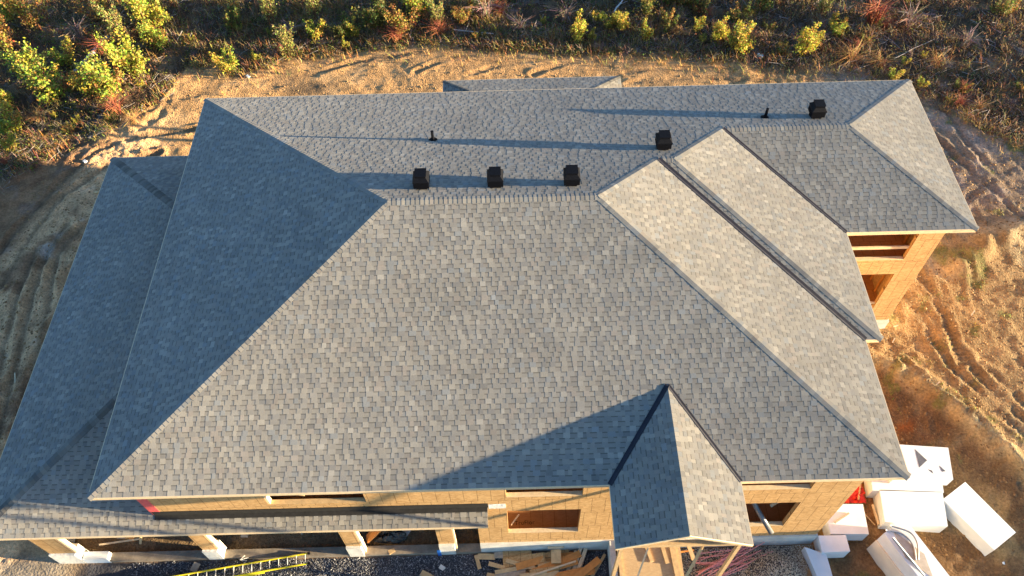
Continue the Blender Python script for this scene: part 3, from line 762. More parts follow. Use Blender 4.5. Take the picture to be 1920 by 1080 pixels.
    c = lerp3(c, (.13, .095, .05), ss(26, 45, np.hypot(x - 12, y)) * (1 - ss(-8, -16, y)))
    n = fbm(x, y, .45, 3, 99); return np.clip(c * (1 + .35 * n)[..., None], .01, .9)
Cc = soil_color(X, Y, Z)
me = bpy.data.meshes.new('ground'); nx, ny = len(fx), len(fy)
me.vertices.add(nx * ny); me.vertices.foreach_set('co', np.stack([X, Y, Z], -1).astype(np.float32).ravel())
ii = (np.arange(ny - 1)[:, None] * nx + np.arange(nx - 1)[None, :]).ravel()
q = np.stack([ii, ii + 1, ii + 1 + nx, ii + nx], -1).astype(np.int32)
me.loops.add(q.size); me.loops.foreach_set('vertex_index', q.ravel())
me.polygons.add(len(q)); me.polygons.foreach_set('loop_start', np.arange(0, q.size, 4, dtype=np.int32)); me.polygons.foreach_set('loop_total', np.full(len(q), 4, np.int32))
me.polygons.foreach_set('use_smooth', np.ones(len(q), bool))
at = me.color_attributes.new('Col', 'FLOAT_COLOR', 'POINT')
at.data.foreach_set('color', np.concatenate([Cc, np.ones(Cc.shape[:2] + (1,))], -1).astype(np.float32).ravel())
me.materials.append(M['soil']); me.update(calc_edges=True)
gr_ = bpy.data.objects.new('ground', me); C.objects.link(gr_); gr_['kind'] = 'structure'
def gz(x, y): return float(terrain(np.array([x]), np.array([y]))[0])

# ------------------------------------------------------------------ fine ground cover (uncountable)
def scatter(name, label, cat, n, sample, maker, mt, seed):
    r = random.Random(seed); g_ = np.random.default_rng(seed)
    xy = sample(g_, n); z = terrain(xy[:, 0], xy[:, 1]); mb = MB()
    for (x, y), zz in zip(xy, z): maker(mb, r, x, y, float(zz))
    o = mb.build(name, mt); tag(o, label, cat, kind='stuff'); return o
def in_brush(g_, n, pw=1.0, x0=-19, x1=43, top=19):
    x = g_.uniform(x0, x1, n * 3); yb = np.interp(x, bxs, bys); yb = np.maximum(yb, -5)
    y = yb - .2 + (top - yb) * g_.random(n * 3) ** pw
    # patchiness
    k_ = (vn(x, y, 1.6, 12) + .5) > g_.random(n * 3) * .9
    return np.stack([x[k_], y[k_]], -1)[:n]
def twig(mb, r, x, y, z):
    L = r.uniform(.2, .8) * r.choice((1, 1, 1.5)); a = r.uniform(0, math.pi); t = r.uniform(-.1, .35)
    d = Vector((math.cos(a) * math.cos(t), math.sin(a) * math.cos(t), math.sin(t))) * L
    c = r.choice([(.15, .12, .10), (.10, .06, .04), (.19, .165, .155), (.08, .05, .035), (.15, .075, .045), (.34, .30, .30), (.25, .215, .215), (.28, .235, .24)] if 5 < x < 38 else [(.15, .12, .10), (.10, .06, .04), (.19, .165, .155), (.08, .05, .035), (.15, .075, .045), (.30, .27, .26)])
    p = Vector((x, y, z + .02)); s = Vector((-d.y, d.x, 0)).normalized() * r.uniform(.004, .011)
    mid = p + d * .5 + Vector((r.uniform(-.1, .1), r.uniform(-.1, .1), r.uniform(0, .08))) * L
    for a_1, b_1 in ((p, mid), (mid, p + d)):
        mb.quad([a_1 - s, a_1 + s, b_1 + s * .6, b_1 - s * .6], c)
        u = Vector((0, 0, s.length * 1.6)); mb.quad([a_1 - s, b_1 - s * .6, b_1 + u, a_1 + u], c); mb.quad([a_1 + u, b_1 + u, b_1 + s * .6, a_1 + s], c)
scatter('dead_twigs', 'grey brown dead twigs littering the cleared brush', 'twigs', 15000, lambda g_, n: in_brush(g_, n, 1.1), twig, 'twig', 3)
def blades(cols, hmin, hmax, lean=.6, nb=7, sp=.12, wd=.008):
    def f(mb, r, x, y, z):
        c0 = r.choice(cols)
        for _ in range(nb):
            a = r.uniform(0, 6.28); h = r.uniform(hmin, hmax); ln = r.uniform(.1, lean) * h
            p = Vector((x + r.gauss(0, sp), y + r.gauss(0, sp), z - .01)); d = Vector((math.cos(a), math.sin(a), 0))
            s = Vector((-d.y, d.x, 0)) * wd * r.uniform(.7, 1.6); mid = p + d * ln * .35 + Vector((0, 0, h * .6)); tip = p + d * ln + Vector((0, 0, h))
            c = tuple(v * r.uniform(.7, 1.3) for v in c0)
            mb.quad([p - s, p + s, mid + s * .8, mid - s * .8], c); mb.quad([mid - s * .8, mid + s * .8, tip], c)
    return f
dry = [(.20, .13, .09), (.24, .19, .14), (.28, .13, .045), (.36, .22, .08), (.22, .09, .035), (.30, .2, .1), (.2, .17, .06), (.15, .07, .035)]
scatter('dry_grass', 'reddish brown and straw coloured dead grass over the brushland', 'dry grass', 6000, lambda g_, n: in_brush(g_, n, 1.0), blades(dry, .15, .6, 1.1), 'twig', 4)
def lowleaf(mb, r, x, y, z):
    c0 = r.choice([(.10, .13, .03), (.16, .17, .035), (.07, .085, .025), (.22, .14, .04), (.13, .075, .035)])
    if x > 26 - r.random() * 12: c0 = r.choice([(.13, .075, .04), (.16, .10, .055), (.10, .07, .045), (.12, .11, .045), (.2, .12, .05)])
    for _ in range(12):
        p = Vector((x + r.gauss(0, .13), y + r.gauss(0, .13), z + r.uniform(.02, .28))); s = r.uniform(.02, .05)
        u = Vector((r.gauss(0, 1), r.gauss(0, 1), r.gauss(0, .5))).normalized() * s; v = u.cross(Vector((r.gauss(0, 1), r.gauss(0, 1), r.gauss(0, 1)))).normalized() * s
        c = tuple(q_ * r.uniform(.7, 1.35) for q_ in c0); mb.quad([p - u, p - v, p + u, p + v], c)
scatter('low_weeds', 'low green and brown weeds covering the brush floor', 'weeds', 7500, lambda g_, n: in_brush(g_, n, 1.0), lowleaf, 'leaf', 5)
def edge_s(g_, n):
    x = g_.uniform(-9, 38, n); y = np.interp(x, bxs, bys) + g_.normal(0, .55, n) - .2
    return np.stack([x, y], -1)
scatter('sparse_grass', 'sparse straw tufts where the sand meets the brush', 'dry grass', 700, edge_s, blades([(.42, .28, .1), (.34, .19, .06), (.22, .2, .06)], .1, .35, 1.2, 6), 'twig', 6)
def east_s(g_, n):
    x = g_.uniform(23, 36, n * 6); y = g_.uniform(-17, 4, n * 6); k_ = fbm(x, y, .8, 4, 37) > .22
    k_ &= ~((x < 27.2) & (y > -8.2)); k_ &= ~((x < 29.2) & (y < -12)); return np.stack([x[k_], y[k_]], -1)[:n]
scatter('weed_tufts', 'small yellow green weed tufts on the churned soil', 'weeds', 330, east_s, blades([(.26, .25, .06), (.17, .2, .05), (.4, .3, .12)], .05, .16, 1.2, 9, .09, .007), 'twig', 8)
def clod(mb, r, x, y, z):
    s = r.uniform(.015, .045) * r.choice((1, 1, 1.6)); c = r.choice([(.24, .14, .065), (.30, .18, .08), (.18, .10, .045)])
    pts = [Vector((x + math.cos(a) * s * r.uniform(.7, 1.2), y + math.sin(a) * s * r.uniform(.7, 1.2), z + s * r.uniform(-.1, .2))) for a in (0, 1.26, 2.5, 3.77, 5.0)]
    t_ = Vector((x, y, z + s * .8))
    for i in range(5): mb.quad([pts[i], pts[(i + 1) % 5], t_], c)
def clod_s(g_, n):
    a = np.stack([g_.uniform(23, 36, n), g_.uniform(-16, 3, n)], -1); b = np.stack([g_.uniform(-11, -5.2, n // 2), g_.uniform(-12, 5, n // 2)], -1)
    c = np.stack([g_.uniform(-6, 32, n // 3), g_.uniform(5, 12, n // 3)], -1)
    a = a[~((a[:, 0] < 27.1) & (a[:, 1] > -7.2))]
    return np.concatenate([a, b, c])
scatter('soil_clods', 'small clods of earth strewn over the graded dirt', 'clods', 5200, clod_s, clod, 'twig', 9)
# gravel: individual stones, dark on the left, tan on the heap
def stone(mb, r, x, y, z):
    s = r.uniform(.012, .028)
    if x > 17.3: c = r.choice([(.44, .37, .27), (.34, .28, .20), (.52, .45, .34), (.16, .13, .10), (.60, .54, .45)])
    else: c = r.choice([(.06, .06, .07), (.10, .10, .115), (.045, .045, .05), (.16, .16, .18), (.30, .30, .31), (.09, .085, .09)])
    q_ = [Vector((r.uniform(.6, 1.3) * s * i, r.uniform(.6, 1.3) * s * j, r.uniform(.5, 1.0) * s * k_)) for i, j, k_ in ((1, 0, 0), (0, 1, 0), (-1, 0, 0), (0, -1, 0), (0, 0, 1))]
    a = r.uniform(0, 6.28); R_ = Matrix.Rotation(a, 3, 'Z') @ Matrix.Rotation(r.uniform(-.5, .5), 3, 'X'); p = Vector((x, y, z + s * .25))
    q_ = [p + R_ @ t_ for t_ in q_]
    for i in range(4): mb.quad([q_[i], q_[(i + 1) % 4], q_[4]], c)
def grav(g_, n):
    x = g_.uniform(-3.3, 14.7, n); y = g_.uniform(-17.0, -15.54, n); k_ = y < -15.56 - .04 * np.sin(x * 5)
    k_ &= (x > -2.2 + g_.random(n) * .8)
    m2 = int(n * .55); x2 = g_.uniform(17.2, 22.3, m2); y2 = g_.uniform(-17.6, -15.54, m2)
    kk = ~((x2 > 21.45 + .5 * (y2 + 16.5))); return np.concatenate([np.stack([x[k_], y[k_]], -1), np.stack([x2[kk], y2[kk]], -1)])
scatter('gravel', 'crushed stone in front of the house, dark at the garage and tan on the heap', 'gravel', 26000, grav, stone, 'gravel', 10)

# ------------------------------------------------------------------ shrubs
def leafquad(mb, r, p, s, c, up=.4):
    n = Vector((r.gauss(0, 1), r.gauss(0, 1), r.gauss(up, 1))).normalized()
    u = n.cross(Vector((r.gauss(0, 1), r.gauss(0, 1), r.gauss(0, 1)))).normalized() * s; v = n.cross(u) * .62
    mb.quad([p - u, p - v, p + u, p + v], c)
def make_leafy(seed, h, wd, cols, nst=9, per=100, ls=.045, narrow=False):
    r = random.Random(seed); L, S = MB(), MB()
    for k_ in range(nst):
        a = r.uniform(0, 6.28); q_ = r.uniform(.15, 1) ** .6 * r.choice((.8, 1, 1.15)); hh = h * r.uniform(.42, 1.2) * (1 - .25 * q_)
        tip = Vector((math.cos(a) * wd * .5 * q_, math.sin(a) * wd * .5 * q_, hh)); b0 = Vector((math.cos(a) * .05, math.sin(a) * .05, -.08))
        mid = b0.lerp(tip, .5) + Vector((r.gauss(0, .06), r.gauss(0, .06), .08 * h))
        S.tube([b0, mid, tip], [.02, .013, .004], 4, (.12, .07, .04))
        c0 = r.choice(cols)
        for j in range(per):
            t = r.uniform(.15, 1.02) ** .75; base = (b0.lerp(mid, t * 2) if t < .5 else mid.lerp(tip, t * 2 - 1))
            sg = (.045 if narrow else .095) * h * (1.2 - .75 * t)
            p = base + Vector((r.gauss(0, sg), r.gauss(0, sg), r.gauss(0, sg * .7)))
            if p.z < .02: p.z = .02 + r.random() * .1
            k2 = .65 + .5 * t; c = tuple(v * r.uniform(.6, 1.35) for v in (c0 if r.random() < .75 else r.choice(cols)))
            leafquad(L, r, p, ls * r.uniform(.6, 1.3), c)
    return L, S
YG = [(.29, .30, .05), (.34, .34, .055), (.20, .24, .04), (.38, .32, .055), (.28, .18, .04)]
YE = [(.34, .30, .05), (.29, .27, .05), (.38, .31, .06), (.22, .22, .04)]
DG = [(.12, .145, .035), (.16, .165, .045), (.10, .105, .03), (.18, .15, .045)]
OR = [(.29, .17, .05), (.27, .21, .05), (.26, .12, .04), (.2, .19, .045)]
OL = [(.24, .23, .07), (.19, .19, .055), (.28, .25, .09)]
def make_cane(seed, h, cols, n=60, lean=.7, w_=.01, leaves=0):
    r = random.Random(seed); S, L = MB(), MB()
    for _ in range(n):
        a = r.uniform(0, 6.28); hh = h * r.uniform(.55, 1.1); ln = hh * r.uniform(.1, lean); d = Vector((math.cos(a), math.sin(a), 0)); c = tuple(v * r.uniform(.7, 1.3) for v in r.choice(cols))
        b0 = Vector((r.gauss(0, .08), r.gauss(0, .08), -.05)); pts = [b0, b0 + d * ln * .3 + Vector((0, 0, hh * .6)), b0 + d * ln + Vector((0, 0, hh * (1 - .25 * lean)))]
        S.tube(pts, [w_, w_ * .75, w_ * .3], 3, c, False)
        for j in range(leaves):
            t = r.uniform(.3, 1); p = pts[0].lerp(pts[1], t * 2) if t < .5 else pts[1].lerp(pts[2], t * 2 - 1); leafquad(L, r, p + Vector((r.gauss(0, .03), r.gauss(0, .03), 0)), .04, c)
    return L, S
PROTO = {}
def proto(key, L, S, a, b):
    o1 = L.build(a, 'leaf') if L.f else None; o2 = S.build(b, 'stem') if S.f else None
    PROTO[key] = (o1, o2)
proto('leafy1', *make_leafy(101, 1.9, 1.7, YG, 13, 150, .05), 'foliage', 'stem')
proto('leafy2', *make_leafy(102, 1.7, 1.5, YG[:3] + OR[:1], 11, 150, .05), 'foliage', 'stem')
proto('leafy3', *make_leafy(103, 1.3, 1.5, YG, 10, 130, .05), 'foliage', 'stem')
proto('orange1', *make_leafy(104, 1.7, 1.6, OR, 12, 140, .048), 'foliage', 'stem')
proto('yellow1', *make_leafy(105, 1.3, 1.0, YE, 9, 130, .045), 'foliage', 'stem')
proto('yellow2', *make_leafy(106, 1.0, .9, YE, 8, 110, .042), 'foliage', 'stem')
proto('dark1', *make_leafy(107, 1.5, 1.6, DG, 12, 130, .048), 'foliage', 'stem')
proto('dark2', *make_leafy(108, 1.1, 1.5, DG + OR[:1], 10, 130, .045), 'foliage', 'stem')
proto('willow', *make_leafy(109, 2.1, 1.1, OL, 16, 85, .042, True), 'foliage', 'stem')
proto('red', *make_cane(110, 1.4, [(.26, .065, .035), (.2, .07, .04), (.28, .10, .05)], 110, 1.0, .012), 'foliage', 'stem')
proto('gold', *make_cane(111, 1.0, [(.34, .17, .06), (.28, .12, .045), (.36, .23, .1)], 110, 1.5, .007), 'foliage', 'stem')
proto('bare', *make_cane(112, 1.1, [(.14, .08, .06), (.2, .13, .1), (.26, .2, .17)], 70, 1.1, .010, 0), 'foliage', 'stem')
NAMES = dict(leafy='leafy_shrub', orange='leafy_shrub', yellow='yellow_shrub', dark='dark_shrub', willow='willow_shrub', red='red_stem_shrub', gold='dry_cane_clump', bare='bare_shrub')
used = set()
def shrub(key, x, y, s, label, group='shrubs along the back of the cleared lot'):
    base = key.rstrip('0123456789'); e = empty(NAMES[base], (x, y, gz(x, y)), rnd.uniform(0, 6.28))
    s *= 1.22
    e.scale = (s * rnd.uniform(.9, 1.1), s * rnd.uniform(.9, 1.1), s * rnd.uniform(.9, 1.1))
    for o in PROTO[key]:
        if o is None: continue
        c = o if key not in used else o.copy()
        if key in used: C.objects.link(c)
        c.parent = e
    used.add(key); tag(e, label, {'red': 'shrub', 'gold': 'dry plant', 'bare': 'shrub'}.get(base, 'bush'), group); return e
SH = [
 ('orange1', -15.9, 12.9, 1.1, 'orange tinged bush at the left picture edge near the top'), ('orange1', -14.6, 14.8, 1.2, 'big orange green bush second in from the top left corner'),
 ('leafy1', -16.6, 15.6, 1.2, 'green bush cut by the top left corner'), ('leafy1', -13.6, 10.2, 1.15, 'round yellow green bush at left, first of the row of three'),
 ('leafy2', -11.7, 8.6, 1.25, 'tall yellow green bush at left, lowest of the dense cluster'), ('leafy3', -12.0, 11.4, 1.0, 'small bright bush behind the lowest left bush'),
 ('willow', -9.5, 13.0, 1.15, 'spiky olive willow beside the fallen log'), ('leafy1', -8.4, 10.4, 1.2, 'dense green bush just right of the log'),
 ('dark1', -9.1, 11.0, .8, 'dark green side of the bush right of the log'), ('leafy2', -8.8, 8.6, 1.25, 'large yellow bush at the corner of the sandy strip'),
 ('leafy3', -9.9, 8.7, 1.1, 'pale leaved bush left of the large corner bush'), ('leafy1', -8.3, 14.2, 1.25, 'tall bush at the top edge above the sandy bay'),
 ('leafy2', -7.5, 12.9, .95, 'yellow bush hanging over the sandy bay'), ('yellow1', -14.3, 8.2, .95, 'narrow yellow bush at the left edge below the round bushes'),
 ('leafy3', -13.3, 6.3, 1.0, 'bright bush at the left edge beside the dark soil'), ('yellow2', -12.7, 4.8, .9, 'small yellow bush lowest on the left edge'),
 ('leafy3', -13.9, 4.2, .9, 'loose green bush lowest at left on the picture edge'), ('leafy3', -3.2, 10.4, 1.0, 'lone light green bush on the sand above the left roof corner'),
 ('yellow2', -1.9, 11.2, .6, 'tiny bush just right of the lone light green bush'), ('willow', -.1, 11.5, .95, 'grey green willow right of the lone bush'),
 ('dark2', -3.6, 14.6, 1.0, 'dull green bush above the lone bush at the top'), ('willow', -1.5, 14.6, 1.1, 'leaning olive willow at the top, left of centre'),
 ('willow', 1.0, 14.7, 1.0, 'upright willow at the top edge'), ('leafy3', 1.3, 13.0, .85, 'green bush under the upright willow'),
 ('dark1', 2.6, 13.4, .8, 'dark bush between willow and yellow bushes'), ('yellow1', 3.2, 13.2, .85, 'yellow bush left of the tall dark bush'),
 ('yellow2', 2.8, 12.2, .65, 'low yellow bush at the sand edge'), ('dark1', 4.4, 14.0, 1.2, 'tall dark green bush at the top, left of centre'),
 ('orange1', 6.2, 13.2, 1.0, 'orange bush in line with the back porch roof'), ('leafy2', 6.6, 15.0, 1.0, 'yellow bush behind the orange bush at the top'),
 ('red', 5.7, 12.5, .7, 'rust red twiggy shrub under the orange bush'), ('willow', 7.9, 13.6, .95, 'olive willow just right of the orange bush'),
 ('red', 8.0, 12.9, .75, 'rust red twiggy shrub below the olive willow'), ('bare', 10.5, 14.2, 1.2, 'bare purplish brown shrub at the top, centre left'),
 ('bare', 12.4, 13.0, .9, 'bare grey shrub in the brush pile at centre'), ('yellow1', 15.6, 12.2, 1.0, 'bright yellow bush first of the row right of centre'),
 ('yellow2', 16.3, 12.3, .7, 'small yellow bush touching the first bright yellow bush'), ('yellow2', 17.3, 13.2, .9, 'yellow bush second of the row right of centre'),
 ('yellow1', 18.0, 12.9, .8, 'slender yellow bush third of the row right of centre'), ('yellow2', 19.1, 11.9, .95, 'yellow bush at the sand edge right of the slender one'),
 ('dark1', 19.6, 14.2, 1.2, 'dark green bush behind the slender yellow bush'), ('dark2', 20.6, 13.0, .8, 'low dark bush right of the yellow row'),
 ('gold', 21.1, 12.4, .7, 'small golden clump beside the low dark bush'), ('yellow2', 22.3, 12.7, .8, 'faded yellow bush above the middle of the sand strip'),
 ('yellow1', 23.2, 11.8, .95, 'yellow bush leaning on the big one near the white litter'), ('yellow1', 24.1, 10.7, 1.25, 'largest bright yellow bush beside the white litter'),
 ('dark1', 26.1, 14.4, 1.0, 'dark olive bush at the top right of centre'), ('willow', 29.2, 13.6, .85, 'olive willow left of the red shrub'),
 ('yellow1', 27.5, 10.5, 1.1, 'bright yellow bush right of the white litter'), ('yellow2', 28.4, 11.2, .8, 'yellow bush behind the bright one right of the litter'),
 ('leafy3', 29.6, 12.2, .7, 'thin green bush under the red shrub'), ('red', 31.7, 12.7, 1.25, 'large fan shaped red shrub at the top right'),
 ('gold', 29.9, 9.9, 1.0, 'arching golden cane clump right of the last yellow bush'), ('gold', 31.3, 9.6, .8, 'flattened golden cane clump above the right roof corner'),
 ('gold', 34.2, 9.4, .8, 'dry orange cane clump in the right hand brush'), ('bare', 33.7, 12.6, 1.2, 'bare grey bush right of the red shrub'),
 ('bare', 36.2, 10.8, 1.0, 'bare brown bush in the far right brush'), ('dark2', 39.2, 13.4, .9, 'dark green bush in the top right corner'),
 ('leafy3', 34.3, 14.8, .7, 'small green bush at the top edge, far right'), ('leafy3', 39.3, 7.9, .8, 'green bush on the right picture edge'),
 ('dark2', 22.6, 14.6, 1.0, 'dark bush at the top edge over the yellow bushes'), ('dark2', 24.6, 13.4, .8, 'dark low bush between two yellow ones, one row back'),
 ('red', -8.3, 7.3, .7, 'red twiggy shrub at the foot of the corner bush'), ('red', -10.3, 12.2, .8, 'red twiggy shrub touching the fallen log'),
 ('orange1', -11.4, 14.9, .95, 'orange bush behind the fallen log'), ('bare', -12.0, 13.4, 1.1, 'bare brown shrub left of the fallen log'),
 ('bare', -.2, 13.2, .9, 'bare twiggy shrub among the willows'), ('gold', -12.2, 6.9, .8, 'dry golden clump in front of the lowest left bush'),
 ('red', -12.9, 9.2, .6, 'red twiggy shrub between the two round left bushes'), ('dark2', 10.0, 15.6, 1.0, 'dark bush at the top edge left of the pale branch'),
 ('dark2', 21.3, 15.2, 1.1, 'dark bush at the top edge right of the pale branch'), ('bare', 15.0, 14.0, 1.0, 'bare brown shrub behind the first yellow bush'),
 ('orange1', 9.4, 13.8, .6, 'small orange bush right of the olive willow'), ('gold', -7.3, 6.6, .6, 'straw clump where the sand meets the left bushes'),
]
for k_, x, y, s, lb in SH: shrub(k_, x, y, s, lb)
# the brush goes on behind the frame's top edge
rb = random.Random(77)
for i in range(120):
    x = rb.uniform(-24, 47); y = rb.uniform(16.6, 34)
    shrub(rb.choice(['leafy1', 'dark1', 'dark2', 'willow', 'bare', 'gold', 'orange1', 'yellow1']), x, y, rb.uniform(.8, 1.2), 'mixed bush in the brush beyond the last row', 'bushes in the brush behind')
for i in range(80):      # small filler growth between the named bushes
    x = rb.uniform(-17, 40); y = max(np.interp(x, bxs, bys), 1) + rb.uniform(.6, 5.5)
    shrub(rb.choice(['dark2', 'bare', 'gold', 'dark2', 'yellow2', 'red', 'leafy3']), x, y, rb.uniform(.3, .55), 'knee high sprout among the dead twigs of the brush', 'knee high sprouts in the brush')

def log(name, p, q, r0, r1, col, label, cat='log', branches=()):
    e = MB(); r = random.Random(len(label)); p, q = Vector(p), Vector(q)
    pts = [p.lerp(q, t) + Vector((r.gauss(0, .03), r.gauss(0, .03), 0)) * (0 < t < 1) for t in (0, .25, .5, .75, 1)]
    e.tube(pts, [r0 + (r1 - r0) * t for t in (0, .25, .5, .75, 1)], 8, col)
    for t, d, L in branches:
        b = p.lerp(q, t); e.tube([b, b + Vector(d) * L], [r1 * .6, r1 * .2], 5, col)
    return tag(e.build(name, 'stem', None, True), label, cat)
z = lambda x, y, h=0: (x, y, gz(x, y) + h)
log('fallen_log', z(-10.3, 13.2, .25), z(-11.6, 10.6, .12), .13, .09, (.30, .29, .31), 'pale grey fallen log among the left bushes', 'log', [(.2, (.8, .5, .4), .8)])
log('pale_branch', z(17.7, 14.2, .15), z(18.7, 16.1, .3), .05, .03, (.62, .6, .58), 'bleached white branch at the top edge near the centre', 'branch', [(.6, (-.8, .5, .3), .7), (.4, (.8, .1, .3), .6)])
log('curved_branch', z(32.2, 9.9, .2), z(34.6, 11.1, .35), .018, .009, (.30, .26, .25), 'thin pale branch lying across the right hand brush', 'branch', [(.5, (.3, .8, .3), .7)])
log('curved_branch', z(8.8, 13.1, .2), z(11.0, 12.5, .3), .03, .015, (.40, .37, .35), 'pale dead branch on the brush pile at centre', 'branch', [(.3, (.3, .8, .3), .7), (.7, (.1, -.8, .2), .5)])
def chunk(x, y, s, col, label, name='litter', cat='litter'):
    r = random.Random(int(abs(x * 100))); mb = MB()
    V = [Vector((r.uniform(.6, 1) * i, r.uniform(.6, 1) * j * .7, r.uniform(.6, 1) * k_ * .5)) * s for i in (-1, 1) for j in (-1, 1) for k_ in (-1, 1)]
    for f in ((0, 1, 3, 2), (4, 6, 7, 5), (0, 4, 5, 1), (2, 3, 7, 6), (0, 2, 6, 4), (1, 5, 7, 3)): mb.quad([V[i] for i in f])
    o = mb.build(name, col); o.location = (x, y, gz(x, y) + s * .35); o.rotation_euler = (0, 0, r.uniform(0, 3)); return tag(o, label, cat)
chunk(25.2, 10.5, .2, 'foam', 'white scrap of foam beside the largest yellow bush'); chunk(-2.1, 10.0, .12, 'foam', 'white scrap on the sand right of the lone bush')
chunk(-9.0, 3.9, .12, 'wrap', 'white rag in the wheel track at far left'); chunk(-7.9, 1.9, .12, 'lumber', 'yellow wood chip on the dirt left of the lower roof')
chunk(-7.15, -6.2, .09, 'foam', 'white chip beside the lower roof edge at left'); chunk(25.9, -15.95, .001 + .06, 'foam', 'white crumb on the dirt between the two nearest foam blocks')
chunk(28.3, -16.3, .05, 'foam', 'small white crumb in the bottom right corner')
for i, (x, y, L, a, lb) in enumerate([(-8.4, -8.1, .55, 1.9, 'grey stick at the far left edge of the dirt'), (26.4, -7.2, .35, 2.3, 'pale stick near the wing corner on the soil'), (26.9, -7.6, .25, .9, 'short pale stick a step right of the wing corner'), (28.0, -9.6, .22, .6, 'white stick in the middle of the rutted soil'), (25.4, -9.9, .28, 2.8, 'pale chip on the dark bank above the foam blocks'), (27.2, -6.9, .2, .2, 'short stick on the soil right of the wing'), (30.6, -6.3, .3, .8, 'thin stick in the right hand ruts')]):
    mb = MB(); mb.bar((-L / 2, 0, 0), (L / 2, 0, .02), .045, .03); o = mb.build('stick', 'lumber_pale'); o.location = (x, y, gz(x, y) + .05); o.rotation_euler = (0, 0, a); tag(o, lb, 'stick')

# ================================================================== SITE OBJECTS
GZ0 = lambda x, y: gz(x, y)
def prism(mb, quad2, z0, z1, col=None):
    b = [Vector((x, y, z0)) for x, y in quad2]; t = [Vector((x, y, z1)) for x, y in quad2]
    mb.quad(t); mb.quad(b[::-1])
    for i in range(4): mb.quad([b[i], b[(i + 1) % 4], t[(i + 1) % 4], t[i]])
def block(q4, z0, z1, label, mt='foam', name='foam_block'):
    mb = MB(); prism(mb, q4, z0, z1); o = bevel(mb.build(name, mt), .02, 2)
    return tag(o, label, 'foam block', 'white foam blocks stacked by the right wall')
def rectq(cx, cy, L, W_, a):
    c, s = math.cos(a), math.sin(a); return [(cx + c * u - s * v, cy + s * u + c * v) for u, v in ((-L / 2, -W_ / 2), (L / 2, -W_ / 2), (L / 2, W_ / 2), (-L / 2, W_ / 2))]
block([(24.36, -15.0), (26.46, -15.2), (26.68, -13.98), (24.5, -13.84)], -7.3, -6.6, 'wide white foam block just in front of the patched one')
block([(24.25, -13.86), (26.72, -14.0), (27.0, -12.3), (24.5, -12.1)], -7.3, -6.6, 'lower white foam block under the one with dark triangles')
wt = block([(24.9, -13.62), (26.9, -13.75), (27.12, -12.56), (25.1, -12.36)], -6.597, -6.05, 'white foam block with dark triangular marks, upper of its stack')
for tri in ([(25.86, -13.28), (25.92, -12.58), (26.22, -13.02)], [(26.14, -13.35), (26.28, -13.52), (26.27, -13.4)], [(26.58, -13.22), (26.60, -13.46), (26.74, -13.44)]):
    mb = MB(); zt = -6.046
    ct = [Vector((x, y, zt)) for x, y in tri]; mb.quad(ct); mb.quad([v - Vector((0, 0, .003)) for v in ct][::-1])
    mb.build('dark_patch', 'pipe', wt)
wb = block([(27.61, -13.63), (28.71, -15.47), (27.76, -16.05), (26.62, -14.24)], -7.35, -6.62, 'lone long white foam block lying at an angle on the far right')
block([(22.40, -15.36), (23.70, -15.40), (23.78, -14.34), (22.40, -14.3)], -7.3, -6.62, 'white foam block against the house corner with a stick on it')
block([(21.95, -15.99), (22.90, -15.97), (22.90, -15.415), (21.95, -15.415)], -7.3, -6.60, 'small white foam block nearest the gravel heap')
block([(21.75, -17.3), (22.18, -17.3), (22.13, -16.01), (21.45, -15.74)], -7.4, -6.75, 'thin white foam slab beside the gravel heap')
zb = block([(24.60, -17.4), (25.62, -17.4), (24.63, -15.22), (23.80, -15.68)], -6.35, -5.68, 'tall foam block topped with bent pipes, bottom edge of the picture', 'foam')
block([(24.55, -17.4), (25.58, -17.4), (24.61, -15.26), (23.76, -15.70)], -7.4, -6.353, 'cream foam block beneath the one carrying bent pipes', 'foam_side')
# pieces lying on the tall block
mb = MB(); prism(mb, [(24.12, -15.62), (24.9, -16.4), (24.95, -17.2), (24.25, -16.5)], -5.675, -5.66); o = mb.build('cardboard_sheet', 'cardboard'); tag(o, 'grey torn sheet under the bent pipes', 'sheet')
def arc(pts, n=7):
    out = []
    P = [Vector(p) for p in pts]; P = [P[0]] + P + [P[-1]]
    for i in range(1, len(P) - 2):
        for k_ in range(n):
            t = k_ / n; out.append(.5 * ((2 * P[i]) + (-P[i - 1] + P[i + 1]) * t + (2 * P[i - 1] - 5 * P[i] + 4 * P[i + 1] - P[i + 2]) * t * t + (-P[i - 1] + 3 * P[i] - 3 * P[i + 1] + P[i + 2]) * t ** 3))
    return out + [P[-1]]
for pts, lb in (([(23.86, -15.60), (24.30, -15.70), (24.54, -15.95), (24.60, -16.25), (24.54, -16.6)], 'bent grey conduit on the tall foam block, inner one'), ([(24.05, -15.46), (24.58, -15.66), (24.74, -15.9), (24.74, -16.2), (24.62, -16.6)], 'bent grey conduit on the tall foam block, outer one')):
    mb = MB(); mb.tube(arc([(x, y, -5.62) for x, y in pts]), .032, 8); tag(mb.build('bent_pipe', 'steel', None, True), lb, 'pipe', 'bent pipes on the foam block')
mb = MB(); mb.tube([(24.02, -15.86, -5.625), (24.66, -17.1, -5.625)], .035, 8); tag(mb.build('straight_pipe', 'steel', None, True), 'straight dark rod along the edge of the tall foam block', 'pipe')
mb = MB(); mb.bar((22.62, -14.98, -6.59), (23.2, -14.66, -6.59), .07, .04); tag(mb.build('stick', 'grey_wood'), 'brown stick lying on the foam block by the house corner', 'stick')
